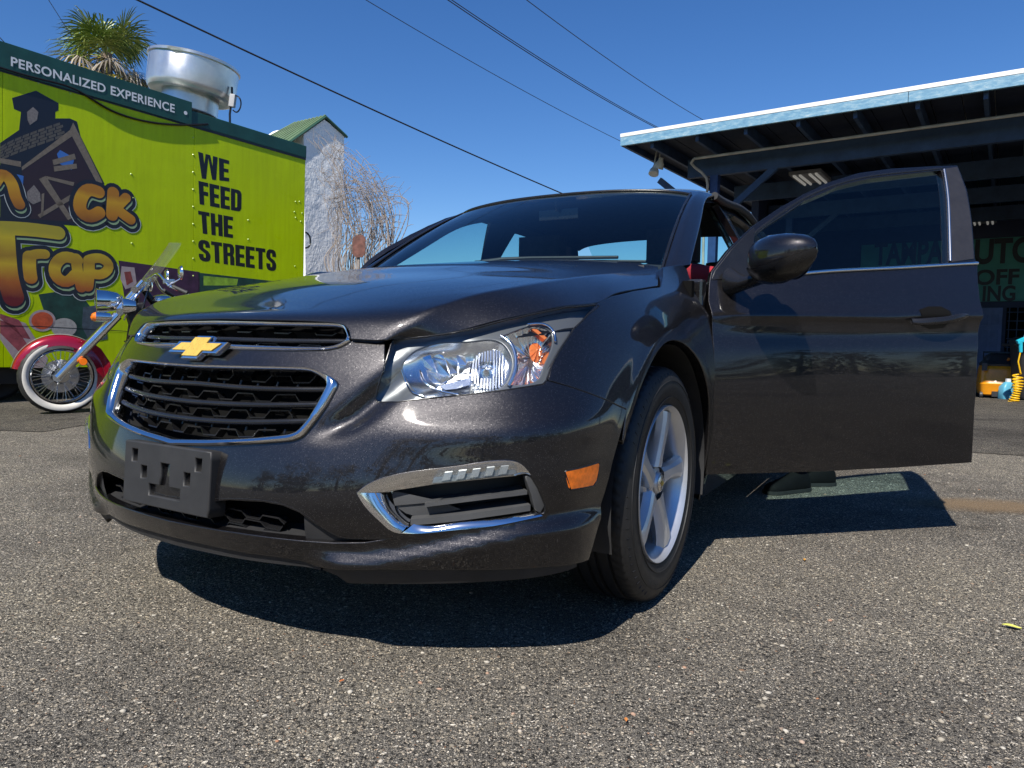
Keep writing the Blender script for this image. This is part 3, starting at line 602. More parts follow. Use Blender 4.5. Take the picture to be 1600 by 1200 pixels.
def headlight(mr):
    q = [tuple(p) for p in qHL]; ms = 'other' if mr else 'one'
    hl = panel('headlight', S, q, step=.03, m=LENSB, parent=car, off=-.075, flange=0, mirror=ms)
    qq = np.array(resample(q, .012)); n = len(qq); N_ = snormals(S, qq); mk('lamp_housing', np.vstack([S(qq) - N_ * .004, S(qq) - N_ * .076]), [(i, (i + 1) % n, n + (i + 1) % n, n + i) for i in range(n)], LENSB, hl, mr)
    # bezel with the openings of the reflectors
    main = [(643, 545), (662, 536), (700, 531), (735, 525), (762, 520), (783, 524), (798, 540), (804, 560), (800, 580), (790, 597), (772, 606), (730, 611), (690, 615), (655, 614), (638, 600), (630, 580), (634, 558)]
    turn = [(783, 516), (800, 508), (820, 501), (838, 498), (855, 501), (868, 510), (872, 524), (867, 545), (857, 568), (848, 588), (835, 594), (806, 597), (800, 596), (809, 575), (811, 553), (803, 531)]
    inner = [(632, 590), (640, 606), (655, 616), (622, 621), (614, 617)]
    panel('lamp_bezel', S, q, [[tuple(p) for p in curve(px(main), 60, True)], [tuple(p) for p in curve(px(turn), 60, True)]], step=.02, m=LENSB, parent=hl, off=-.022, flange=.006, mirror=ms)
    mk('main_reflector', *bowl(main, (757, 563), -.024, -.072, 96, 0, 0, 2.4), REFL, hl, mr, 60)
    # ribbed side of the reflector and the stepped left part
    for k in range(13):
        u = 735 + k * 5.0; t = (k - 6) / 6.5; h = 34 * math.sqrt(max(.05, 1 - t * t * .75)) 
        if abs(k - 4.5) < 2: 
            mkp('reflector_rib', [(u, 563 - h), (u + 3, 563 - h + .5), (u + 3.4, 563 - 15), (u + .6, 563 - 15)], -.058, .014, REFL, hl, mr); mkp('reflector_rib', [(u + .4, 563 + 15), (u + 3.2, 563 + 15), (u + 2, 563 + h), (u - .6, 563 + h)], -.058, .014, REFL, hl, mr)
        else: mkp('reflector_rib', [(u, 563 - h), (u + 3, 563 - h + .5), (u + 3.8, 563), (u + 2, 563 + h), (u - .6, 563 + h), (u + .8, 563)], -.056, .016, REFL, hl, mr)
    for r_ in range(5):
        for c_ in range(5):
            u = 664 + c_ * 14 - r_ * .5; v = 543 + r_ * 11.5 - c_ * 2.2 + (r_ == 0) * 2
            mkp('reflector_facet', [(u, v), (u + 12.5, v - 2), (u + 12.2, v + 8.4), (u - .5, v + 10)], -.060, .006 + .008 * ((r_ * 3 + c_ * 2) % 4) / 3, REFL, hl, mr)
    mkp('cutoff_shield', [(683, 594), (734, 580), (734, 592), (712, 599), (694, 601)], -.045, .012, CHROME, hl, mr)
    mk('bulb', *bowl([(748, 558), (757, 553), (768, 556), (771, 565), (764, 573), (753, 572)], (760, 563), -.046, -.030, 32, 0, 0, .5, 6), REFL, hl, mr, 60)
    mk('turn_reflector', *bowl(turn, (846, 535), -.024, -.066, 96, 24, .002, 2.2), REFL, hl, mr, 25)
    mk('turn_bulb', *bowl([(838, 520), (848, 516), (858, 524), (860, 540), (852, 550), (842, 545), (837, 533)], (849, 533), -.05, -.028, 24, 8, .003, .5, 6), mat('turn_bulb_amber', (.75, .20, .05), .2, .3) if not mr else bpy.data.materials['turn_bulb_amber'], hl, mr, 30)
    for p in ([(835, 502), (845, 503), (862, 517), (858, 520)], [(858, 548), (866, 540), (863, 556), (858, 560)]): mkp('turn_reflector', p, -.04, .012, bpy.data.materials['turn_bulb_amber'], hl, mr)
    # chrome arcs
    for arc, r in (([(783, 517), (797, 527), (806, 545), (808, 562), (804, 582), (796, 598)], .0042), ([(826, 499), (845, 498), (862, 503), (871, 514), (873, 528)], .0035), ([(628, 578), (632, 594), (643, 607), (660, 615)], .0022), ([(655, 575), (662, 592), (682, 605), (715, 612)], .003)):
        P = lamp_pt(arc, -.018); P = curve(P, 30)
        if mr: P = P * [1, -1, 1]
        B().tube(P, r, 8).build('lamp_trim', CHROME, hl, smooth=50)
    panel('lens', S, [tuple(p) for p in qHL], step=.02, m=GLASS, parent=hl, off=-.0015, flange=.004, mirror=ms, lip=.002)
    # black seal round the lens
    ql = np.array(resample(q, .012)); P = S(ql) + snormals(S, ql) * -.001
    if mr: P = P * [1, -1, 1]
    B().tube(P, .0022, 6, closed=True).build('lamp_seal', BLK, hl, smooth=60)
both(headlight)

# ---- fog lamp pockets with chrome frame
def fog(mr):
    ms = 'other' if mr else 'one'
    fg = panel('fog_lamp_pocket', S, [tuple(p) for p in qFOG], step=.03, m=BLKM, parent=car, off=-.075, flange=0, mirror=ms)
    q = np.array(resample([tuple(p) for p in qFOG], .012)); n = len(q); N_ = snormals(S, q)
    mk('pocket_wall', np.vstack([S(q) - N_ * .003, S(q) - N_ * .076]), [(i, (i + 1) % n, n + (i + 1) % n, n + i) for i in range(n)], BLKM, fg, mr)
    def band(name, po, pi, d0, d1, hh, m):
        o = px(po); i_ = px(pi); o = curve(o, 50); i_ = curve(i_, 50); rows = []
        for t, d in ((0, d0 - .012), (0, d0), (.1, d0 + hh), (.5, d0 + hh * 1.1 + (d1 - d0) * .3), (.9, d1 + hh * .4), (1, d1), (1, d1 - .02)):
            qq = o + (i_ - o) * t; rows.append(S(qq) + snormals(S, qq) * d)
        V, F_ = loft_rows(rows, False); return mk(name, V, F_, m, fg, mr, 45)
    band('chrome_bar', [(554, 769), (563, 760.5), (605, 742), (657, 732.5), (725, 724), (792, 716.5), (809, 719.5), (829.5, 741.5)], [(605, 771), (612, 769), (640, 764), (675, 758.5), (730, 752.5), (785, 747.5), (810, 745.5), (826, 743.5)], -.004, -.018, .006, CHROME)
    band('chrome_limb', [(554, 769), (575, 799.5), (595, 818), (609, 829.5), (624, 834.5)], [(584, 771), (592, 787), (604, 803), (618, 818), (634, 826)], -.004, -.007, .005, CHROME)
    band('chrome_cheek', [(584, 771), (592, 787), (604, 803), (618, 818), (634, 826)], [(606, 772), (612, 788), (622, 803), (638, 817), (654, 823)], -.007, -.045, .001, CHROME)
    band('chrome_lower_bar', [(624, 834.5), (650, 834), (706, 829), (762, 823.5), (810, 815), (848, 806)], [(646, 822), (660, 824.5), (706, 820.5), (762, 815.5), (810, 808.5), (842, 802.5)], -.003, -.012, .005, CHROME)
    # daytime lamp in the top bar
    lp = [(676, 755), (681, 743), (688, 737.5), (740, 731.5), (796, 726), (804, 729), (808, 740), (740, 748)]
    ql = [tuple(p) for p in px(lp)]
    ll = panel('daytime_lamp', S, ql, step=.02, m=mat('daytime_reflector', (.30, .31, .32), .3, .8), parent=fg, off=-.004, flange=.004, mirror=ms)
    for k in range(5):
        u = 690 + k * 22; v = 741.5 - k * 2.4
        mkp('lamp_element', [(u, v + 10), (u + 5, v - 3), (u + 17, v - 4.5), (u + 13, v + 8)], -.003, .004 + .001 * (k % 2), mat('daytime_element', (.28, .29, .29), .4, .5) if (k == 0 and not mr) else bpy.data.materials['daytime_element'], ll, mr)
    panel('daytime_lens', S, ql, step=.02, m=GLASS, parent=ll, off=.010, flange=.01, mirror=ms)
    # fins in the pocket
    def fin(po, d, t, m=BLKM):
        q = curve(px(po), 30); N_ = snormals(S, q); P = S(q); up = np.array([0, 0, 1.]) * t
        rows = [P + N_ * d + up, P + N_ * d - up, P + N_ * (d - .05) - up * 1.3, P + N_ * (d - .05) + up * .4]; V, F_ = loft_rows(rows + [rows[0]], False); mk('pocket_fin', V, F_, m, fg, mr, 30)
    GREYP = bpy.data.materials.get('grey_textured_plastic') or worn('grey_textured_plastic', (.055, .056, .058), .55, .15, 10, .2, 500, .0008)
    fin([(662, 793), (710, 787), (760, 781), (828, 773)], -.016, .0042, GREYP); fin([(640, 820), (700, 815), (770, 806), (832, 797)], -.012, .0065, GREYP)
    panel('pocket_cheek', S, [tuple(p) for p in px([(607, 772), (618, 772), (690, 790), (612, 797)])], step=.02, m=GREYP, parent=fg, off=-.03, flange=0, mirror=ms)
    panel('pocket_cheek', S, [tuple(p) for p in px([(612, 798), (690, 793), (720, 806), (650, 818), (630, 812)])], step=.02, m=GREYP, parent=fg, off=-.034, flange=0, mirror=ms)
    panel('pocket_cheek', S, [tuple(p) for p in px([(824, 746), (830, 744), (842, 763), (853, 791), (846, 803), (840, 798), (834, 775)])], step=.02, m=GREYP, parent=fg, off=-.006, flange=.02, mirror=ms)
    # side marker
    mk_ = panel('side_marker', S, [tuple(p) for p in px([(884, 737), (934, 724), (935.5, 727), (931, 750), (926, 757.5), (892, 763.5), (889, 760)])], step=.012, m=AMBER, parent=car, off=.002, flange=.012, mirror=ms, lip=.003)
    q2 = np.array(resample([tuple(p) for p in px([(882.5, 736.5), (935.5, 722.5), (932.5, 750), (927, 759), (891.5, 765)])], .01)); P = S(q2) + snormals(S, q2) * .0005
    if mr: P = P * [1, -1, 1]
    B().tube(P, .0018, 6, closed=True).build('marker_seal', BLK, mk_, smooth=60)
both(fog)
# ---- air dam under the lip
def dam(mr):
    q = [tuple(p) for p in px([(470, 874), (500, 886), (600, 888), (687, 888), (760, 888), (840, 884.5), (907, 876), (908, 889), (837, 908), (760, 915), (687, 919), (600, 919.5), (540, 918.5), (522, 906), (500, 897), (470, 884)])]
    panel('air_dam', S, q, step=.02, m=BLKM, parent=car, off=-.012, flange=.03, mirror='other' if mr else 'one')
both(dam)
q = np.array([(a, .245) for a in np.linspace(-.40, .40, 40)]); P = Sf(q); N_ = snormals(Sf, q)
V, F_ = loft_rows([P + N_ * -.004 + [0, 0, .012], P - N_ * .01 - [0, 0, .012], P - N_ * .09 - [0, 0, .02], P - N_ * .2 - [0, 0, 0.0]], False); mesh_from('air_dam', V, F_, BLKM, car)
# slot trim under the bumper edge
strip('intake_trim', symline(px([(290, 780), (358, 779), (411, 782), (442, 788), (468, 799), (505, 825), (530, 838.5), (570, 841.5), (612, 841.5)])), -.002, .0022, BLK, 90)
panel('intake_cheek', S, [tuple(p) for p in px([(471, 802), (505, 828), (530, 841), (600, 843), (570, 849), (520, 849.5), (474, 846)])], step=.02, m=BLKM, parent=car, off=-.012, flange=0)
panel('intake_cheek', S, [tuple(p) for p in px([(471, 802), (505, 828), (530, 841), (600, 843), (570, 849), (520, 849.5), (474, 846)])], step=.02, m=BLKM, parent=car, off=-.012, flange=0, mirror='other')
# ---- flanks, doors, greenhouse
DTH = rad(47); HINGE = np.array([-.445, .845])
def swing(P):
    c, s = math.cos(-DTH), math.sin(-DTH); x, y = P[:, 0] - HINGE[0], P[:, 1] - HINGE[1]
    return np.column_stack([HINGE[0] + c * x - s * y, HINGE[1] + s * x + c * y, P[:, 2]])
DLO, DHI = (A_X(-.40), .2), (A_X(-1.75), 1.45)
dpx = lambda P: unproj(S, P, DLO, DHI, T=swing)
DO = dpx([(1103, 741), (1113, 643), (1116.5, 550), (1114, 515), (1108, 470), (1110, 437), (1113, 424), (1140, 390), (1179, 352), (1222, 323), (1256, 304), (1291, 287), (1342, 271), (1394, 264), (1445, 261), (1496, 259), (1510, 295), (1518, 343), (1523, 405), (1527, 412), (1527.5, 440), (1530, 464), (1526, 560), (1522, 640), (1518, 722), (1400, 730), (1281, 736)])
DG = dpx([(1176, 370), (1201, 349.5), (1256, 313), (1308, 290.5), (1359, 278), (1428, 270), (1472, 265), (1478, 299), (1481, 350), (1482.5, 411), (1380, 417), (1273, 423.5), (1172, 432)])
x_of = lambda q: S(q)[:, 0]
doorp = [tuple(p) for p in DO]; winp = [tuple(p) for p in DG]
INNER = worn('door_trim_black', (.016, .016, .017), .6, .2, 10, .2, 200, .001)
def shrink(poly, d):
    P = np.array(poly); c = P.mean(0); return [tuple(c + (p - c) * (1 - d / max(np.linalg.norm(p - c), 1e-6))) for p in P]
def front_door(opened):
    mr = 'one' if opened else 'other'
    pl = doorp if opened else doorp
    d = panel('front_door', S, pl, [winp], step=.016, m=PAINT, parent=car, flange=.03, mirror=mr)
    panel('window_glass', S, shrink(winp, -.012), step=.03, m=WIN, parent=d, off=-.014, flange=0, mirror=mr)
    belt = max(z for a, z in winp[-4:]); lower = [p for p in pl if True]
    zin = [(a, min(z, .94 + .10 * (a - DO[0][0]))) for a, z in shrink(pl, .015)]
    ip = panel('inner_trim', S, zin, step=.04, m=INNER, parent=d, off=-.075, flange=-.05, mirror=mr)
    # window frame, inner side
    panel('window_frame', S, shrink(pl, .01), [shrink(winp, -.004)], step=.03, m=BLKM, parent=d, off=.032, flange=0, flip=True, mirror=mr)
    # black rear pillar cover, chrome strips
    pc = dpx([(1474, 265), (1495, 261.5), (1508, 297), (1516, 344), (1520.5, 404), (1484, 409.5), (1482.5, 350), (1479, 299)])
    panel('pillar_cover', S, [tuple(p) for p in pc], step=.02, m=bpy.data.materials.get('pillar_film') or worn('pillar_film', (.022, .021, .023), .42, .15, 20), parent=d, off=.003, flange=.004, mirror=mr)
    def line(pts, r, m, nm, off=.003, n=40):
        q = curve(dpx(pts), n); P = S(q) + snormals(S, q) * off
        if mr == 'other': P = P * [1, -1, 1]
        B().tube(P, r, 8).build(nm, m, d, smooth=50)
    line([(1190, 436), (1273, 426.5), (1380, 420.5), (1482, 414.5), (1526, 412)], .0062, CHROME, 'chrome_strip', .004)
    line([(1474, 266), (1479, 299), (1482, 350), (1483.5, 409)], .005, SATIN, 'pillar_trim', .004)
    line([(1176, 366), (1201, 346.5), (1256, 310), (1308, 288), (1359, 275.5), (1428, 267.5), (1472, 263)], .0045, BLK, 'window_seal', -.001)
    # mirror sail
    sl = dpx([(1112, 437), (1117, 424), (1142, 392), (1178, 356), (1172, 433)])
    panel('mirror_sail', S, [tuple(p) for p in sl], step=.02, m=BLK, parent=d, off=.003, flange=.004, mirror=mr)
    # handle with cup
    hc = dpx([(1436, 484), (1450, 479), (1470, 479), (1484, 486), (1484, 503), (1474, 512), (1452, 514), (1438, 508)])
    panel('handle_cup', S, [tuple(p) for p in hc], step=.015, m=DARK, parent=d, off=.0012, flange=0, mirror=mr)
    q = curve(dpx([(1421, 499), (1440, 497), (1462, 496), (1485, 495), (1507, 494)]), 24); N_ = snormals(S, q); P = S(q); k = np.linspace(0, 1, 24)
    bulge = .004 + .030 * np.sin(np.pi * np.clip(k, 0.02, .98)) ** .5; up = np.array([0, 0, 1.])
    hh = .013 * (1 - .35 * (2 * k - 1) ** 4)[:, None]; rows = []
    for th in np.linspace(0, 2 * math.pi, 13)[:-1]: rows.append(P + N_ * (bulge + .007 * math.cos(th))[:, None] + up * hh * math.sin(th))
    V, F_ = loft_rows(rows + [rows[0]], False); mk('door_handle', V, F_, BLK, d, mr == 'other', 60)
    kq = dpx([(1500, 494.5)]); kp = (S(kq) + snormals(S, kq) * .020)[0]; kn = snormals(S, kq)[0]
    kb = B().tube([kp, kp + kn * .003], .0055, 12)
    if mr == 'other': kb.v = [(x, -y, z) for x, y, z in kb.v]
    kb.build('key_cylinder', SATIN, d)
    # door mirror
    c0 = S(dpx([(1150, 440)]))[0]; b = B()
    mm = np.array([-.565, 1.0, .975]); rows = []
    # housing: lofted ellipses along y (outwards)
    prof = [(0.0, .028, .030, -.012, .0), (.008, .050, .050, -.008, 0), (.03, .066, .064, -.002, .0), (.07, .074, .071, .004, 0), (.12, .074, .068, .008, .004), (.165, .064, .058, .006, .010), (.195, .046, .042, .0, .016), (.212, .022, .020, -.008, .020), (.216, .004, .004, -.01, .021)]
    return d
dl = front_door(True); dl.location = (0, 0, 0)
Mh = Matrix.Translation((HINGE[0], HINGE[1], 0)) @ Matrix.Rotation(-DTH, 4, 'Z') @ Matrix.Translation((-HINGE[0], -HINGE[1], 0)); dl.matrix_local = Mh
dr = front_door(False)
# mirrors: placed where the picture shows them, on the swung door
def door_mirror(par, P0, mr):
    # local axes: o outwards along the door face normal, f towards the front edge
    rows = []; n = 28
    prof = [(-.010, .020, .022, 0, .01), (.0, .046, .046, 0, .006), (.012, .060, .058, .002, .003), (.045, .071, .069, .006, 0), (.095, .075, .071, .008, .002), (.145, .070, .063, .006, .006), (.185, .055, .049, .001, .011), (.208, .036, .032, -.005, .016), (.220, .016, .014, -.010, .019), (.222, .002, .002, -.011, .020)]
    for o, rx, rz, dx, dz in prof:
        r = []
        for k in range(n):
            t = 2 * math.pi * k / n; c, s = math.cos(t), math.sin(t); ex = .8
            xx = rx * 1.15 * np.sign(c) * abs(c) ** ex * (1.0 if c > 0 else .55); zz = rz * np.sign(s) * abs(s) ** ex
            r.append((P0[0] + dx + xx, P0[1] + o * 1.12, P0[2] + dz + zz * 1.04))
        rows.append(np.array(r))
    V, F_ = loft_rows(rows); h = mk('mirror_housing', V, F_, PAINT, par, mr, 60)
    # lower half in black plastic, foot
    rows2 = []
    for o, rx, rz, dx, dz in prof[1:]:
        r = []
        for k in range(15):
            t = math.pi + .32 + (math.pi - .64) * k / 14; c, s = math.cos(t), math.sin(t); ex = .8
            xx = rx * 1.15 * np.sign(c) * abs(c) ** ex * (1.0 if c > 0 else .55) * 1.02 + np.sign(c) * .0015; zz = rz * np.sign(s) * abs(s) ** ex * 1.03 - .0015
            r.append((P0[0] + dx + xx, P0[1] + o * 1.12, P0[2] + dz + zz * 1.04))
        rows2.append(np.array(r))
    V, F_ = loft_rows(rows2, False); mk('mirror_shell', V, F_, BLK, par, mr, 60)
    foot = [(P0[0] + .055, P0[1] - .115, P0[2] - .055, .030, .048), (P0[0] + .05, P0[1] - .085, P0[2] - .062, .030, .036), (P0[0] + .035, P0[1] - .05, P0[2] - .064, .028, .022), (P0[0] + .015, P0[1] - .01, P0[2] - .056, .030, .018), (P0[0] + .01, P0[1] + .05, P0[2] - .050, .034, .016)]
    rows3 = [np.array([(x + rx * math.cos(t), y, z + rz * math.sin(t)) for t in np.linspace(0, 2 * math.pi, 17)[:-1]]) for x, y, z, rx, rz in foot]
    V, F_ = loft_rows(rows3); mk('mirror_foot', V, F_, BLK, par, mr, 60)
    g = B().lathe([(.001, 0), (.06, 0), (.062, .004)], 24, 'X', (P0[0] - .052, P0[1] + .10, P0[2])); g.v = [(x, P0[1] + .10 + (y - P0[1] - .10) * 1.35, z) for x, y, z in g.v]
    if mr: g.v = [(x, -y, z) for x, y, z in g.v]
    g.build('mirror_glass', CHROME, par)
MP = np.array([-.60, .938, .992])
door_mirror(dl, MP, False); door_mirror(dr, MP - [0, 0, .03], True)
# sills, rear doors, quarters, tail
archr = lambda t0, t1, n, r=.405: [(A_X(-2.685 + r * math.cos(t)), .325 + r * math.sin(t)) for t in np.linspace(t0, t1, n)]
X = lambda pts: [(A_X(x), z) for x, z in pts]
rdoor = X([(-1.545, .29), (-1.56, .7), (-1.55, 1.02), (-1.40, 1.375), (-1.65, 1.395), (-1.95, 1.388), (-2.25, 1.33), (-2.46, 1.20), (-2.60, 1.04), (-2.58, .90)]) + archr(1.75, 2.75, 10) + X([(-2.20, .40), (-2.19, .29)])
rwin = X([(-1.60, 1.055), (-1.48, 1.33), (-1.68, 1.348), (-1.93, 1.342), (-2.18, 1.29), (-2.36, 1.18), (-2.45, 1.085)])
quarter = archr(math.pi * .98, 0, 24) + X([(-3.10, .25), (-3.30, .25), (-3.30, 1.0), (-3.0, 1.04), (-2.78, 1.16), (-2.52, 1.345), (-2.42, 1.385), (-2.27, 1.335), (-2.475, 1.20), (-2.615, 1.04), (-2.595, .90)]) + archr(1.74, 2.7, 10, .412)
quarter = X([(-2.29, .30)]) + archr(math.pi * .96, 0, 24) + X([(-3.10, .25), (-3.30, .25), (-3.30, 1.0), (-3.0, 1.04), (-2.78, 1.16), (-2.52, 1.345), (-2.42, 1.385), (-2.27, 1.338), (-2.475, 1.205), (-2.618, 1.04), (-2.598, .90)]) + archr(1.72, 2.78, 10, .413) + X([(-2.21, .40), (-2.20, .30)])
for mr in ('one', 'other'):
    d = panel('rear_door', S, rdoor, [rwin], step=.03, m=PAINT, parent=car, flange=.03, mirror=mr)
    panel('window_glass', S, shrink(rwin, -.012), step=.05, m=WIN, parent=d, off=-.014, flange=0, mirror=mr)
    panel('window_frame', S, shrink(rdoor, .01), [shrink(rwin, -.004)], step=.04, m=BLKM, parent=d, off=.04, flange=0, flip=True, mirror=mr)
    panel('sill', S, X([(-.41, .20), (-.41, .265), (-.45, .275), (-1.5, .285), (-2.2, .285), (-2.28, .27), (-2.28, .20)]), step=.03, m=PAINT, parent=car, flange=.05, mirror=mr)
    panel('rear_quarter', S, X([(-2.29, .30)]) + archr(math.pi * .96, 0, 24) + X([(-3.10, .25), (-3.30, .25), (-3.30, 1.0), (-3.0, 1.04), (-2.78, 1.16), (-2.52, 1.345), (-2.42, 1.385), (-2.30, 1.345), (-2.49, 1.21), (-2.635, 1.04), (-2.61, .90), (-2.62, .80)]) + archr(1.62, math.pi * .955, 8, .435), step=.03, m=PAINT, parent=car, flange=.03, mirror=mr)
    tl = panel('tail_lamp', S, [(A_X(-3.22), .72), (AK[19] + .1, .70), (AK[19] + .22, .72), (AK[19] + .2, .90), (AK[19] + .05, .93), (A_X(-3.28), .92)], step=.03, m=RED, parent=car, off=.006, flange=.02, mirror=mr)
    panel('rear_bumper', S, [(A_X(-3.29), .22), (AK[-1], .22), (AK[-1], .98), (A_X(-3.29), .98)], step=.03, m=PAINT, parent=car, flange=.03, mirror=mr, noflange=lambda p: abs(p[1]) < 1e-3)
    panel('door_jamb', S, X([(-1.42, .25), (-1.60, .28), (-1.62, .7), (-1.62, 1.0), (-1.50, 1.37), (-1.36, 1.37), (-1.46, 1.0), (-1.44, .6)]), step=.04, m=BLKM if mr == 'other' else PAINT, parent=car, off=-.05, flange=0, mirror=mr)
# roof, pillars, glass
RF = [[(-1.00, 0, 1.384), (-1.012, .25, 1.382), (-1.05, .45, 1.373), (-1.085, .56, 1.360), (-1.10, .615, 1.343)],
      [(-1.12, 0, 1.408), (-1.13, .25, 1.406), (-1.15, .45, 1.396), (-1.17, .57, 1.380), (-1.18, .628, 1.358)],
      [(-1.35, 0, 1.446), (-1.35, .25, 1.444), (-1.35, .45, 1.432), (-1.35, .575, 1.413), (-1.35, .632, 1.383)],
      [(-1.70, 0, 1.472), (-1.70, .25, 1.469), (-1.70, .45, 1.457), (-1.70, .575, 1.436), (-1.70, .630, 1.402)],
      [(-2.10, 0, 1.462), (-2.10, .25, 1.459), (-2.10, .45, 1.447), (-2.10, .57, 1.426), (-2.10, .622, 1.392)],
      [(-2.55, 0, 1.405), (-2.54, .25, 1.402), (-2.53, .43, 1.392), (-2.52, .54, 1.376), (-2.50, .59, 1.350)]]
patch('roof', RF, 50, 40, PAINT, car, sym=True)
patch('headliner', [[(x, y, z - .03) for x, y, z in r] for r in RF], 20, 16, CLOTHB, car, sym=True, flip=True)
WB = [(-.315, 0, .985), (-.325, .25, .982), (-.355, .48, .975), (-.385, .60, .970), (-.425, .695, .965)]; WT = [(-.985, 0, 1.378), (-1.0, .25, 1.376), (-1.038, .45, 1.367), (-1.07, .545, 1.357), (-1.092, .585, 1.350)]
def wrow(t, b=.022): return [tuple(np.array(p) + (np.array(q) - np.array(p)) * t + np.array([.5, 0, .85]) * b * 4 * t * (1 - t)) for p, q in zip(WB, WT)]
WS = [wrow(t) for t in (0, .25, .5, .75, 1)]
patch('windscreen', WS, 30, 30, WSH, car, sym=True)
# dark painted border of the windscreen
for t0, t1 in ((0, .07), (.955, 1.0)): patch('windscreen_border', [[tuple(np.array(p) - [.002, 0, .003]) for p in wrow(t)] for t in (t0, (t0 + t1) / 2, t1)], 6, 30, BLKM, car, sym=True)
APX = [(1079, 414, .775), (1085, 390, .752), (1095, 349, .708), (1100, 322, .672), (1106, 310, .650), (1116, 306, .637)]
AO = np.array([craypl(u, v, 1, y) for u, v, y in APX]); AW = np.array([wrow(t)[-1] for t in (-.02, .16, .5, .78, .92, 1.02)])
mid = (AO + AW) / 2 + np.array([.006, .010, .010]); ins = AO + np.array([-.03, -.045, -.03])
for s in (False, True):
    patch('windscreen_pillar', [[AW[i] + [-.01, -.012, -.004], AW[i], AW[i] * .45 + mid[i] * .55 + [.003, .002, .005], mid[i], mid[i] * .45 + AO[i] * .55 + [.001, .004, .002], AO[i], AO[i] * .6 + ins[i] * .4, ins[i]] for i in range(6)], 40, 30, PAINT, car, mirror=s)
    e = np.array([w_ * .5 + a_ * .5 for w_, a_ in zip(AW, AW)]) + [.004, .004, .004]
    tb = B().tube(curve(e * ([1, -1, 1] if s else [1, 1, 1]), 30), .005, 6); tb.build('windscreen_seal', BLK, car, smooth=60)
    rl = np.array([AO[-1], (-1.35, .642, 1.372), (-1.70, .642, 1.392), (-2.10, .634, 1.382), (-2.42, .606, 1.352)]) * ([1, -1, 1] if s else [1, 1, 1])
    B().tube(curve(rl, 30), .018, 8).build('roof_rail', BLKM, car, smooth=60)
tb = B().tube(curve([(x - .003, y, z + .004) for x, y, z in [(p[0], -p[1], p[2]) for p in WT[::-1]] + WT[1:]], 40), .006, 6); tb.build('windscreen_seal', BLK, car, smooth=60)
RB = [(-3.02, 0, 1.045), (-3.01, .25, 1.043), (-3.0, .45, 1.038), (-2.98, .58, 1.03)]; RT = [(-2.56, 0, 1.398), (-2.55, .25, 1.396), (-2.535, .43, 1.386), (-2.52, .54, 1.368)]
patch('rear_window', [[tuple(np.array(p) * (1 - t) + np.array(q) * t + np.array([-.3, 0, .6]) * .06 * t * (1 - t)) for p, q in zip(RB, RT)] for t in (0, .33, .66, 1)], 20, 20, WIN, car, sym=True, flip=True)
patch('trunk_lid', [[(-3.0, 0, 1.05), (-3.0, .3, 1.047), (-3.0, .62, 1.03), (-3.0, .74, 1.0)], [(-3.3, 0, 1.06), (-3.3, .3, 1.055), (-3.3, .6, 1.04), (-3.3, .75, .99)], [(-3.56, 0, 1.065), (-3.55, .3, 1.06), (-3.5, .58, 1.04), (-3.46, .68, .98)], [(-3.66, 0, .97), (-3.64, .3, .97), (-3.60, .55, .96), (-3.54, .70, .95)]], 20, 20, PAINT, car, sym=True, flip=True)
b = B(); b.box((-.37, 0, .955), (.14, 1.36, .02), Matrix.Rotation(rad(-12), 3, 'Y')); b.build('cowl', BLKM, car)
# wiper
wa = [craypl(u, v, 1, y) for u, v, y in ((752, 407, .05), (760, 404.5, .06), (810, 406, .20), (905, 407.5, .42))]
wp = B(); wp.tube([(-.40, -.02, 1.022), (-.42, .06, 1.034), (-.44, .18, 1.036), (-.47, .52, 1.028)], [.012, .008, .007, .006], 8); wp.box((-.40, -.02, 1.012), (.04, .03, .035)); wp.tube([(-.43, .02, 1.020), (-.455, .30, 1.022), (-.485, .62, 1.010)], .006, 6)
wi = wp.build('wiper', BLKM, car, smooth=40)
# cabin
b = B(); b.box((-1.9, 0, .34), (3.0, 1.45, .04)); b.build('cabin_floor', DARK, car)
dsh = patch('dashboard', [[(-.42, 0, .955), (-.42, .4, .955), (-.45, .72, .945)], [(-.62, 0, .965), (-.62, .4, .975), (-.64, .72, .955)], [(-.80, 0, .93), (-.80, .4, .955), (-.80, .73, .92)], [(-.86, 0, .80), (-.86, .4, .82), (-.84, .73, .80)], [(-.78, 0, .55), (-.78, .4, .55), (-.78, .73, .55)]], 24, 24, BLKM, car, sym=True)
st = B(); R_ = Matrix.Rotation(rad(-65), 3, 'Y')
pts = [tuple(R_ @ Vector((.185 * math.cos(t), .185 * math.sin(t), 0)) + Vector((-.98, .37, .88))) for t in np.linspace(0, 2 * math.pi, 33)[:-1]]
st.tube(pts, .016, 8, closed=True); st.tube([pts[0], pts[16]], .02, 6); st.tube([(-.98, .37, .88), (-.80, .37, .80)], .035, 10); st.build('steering_wheel', BLK, car, smooth=50)
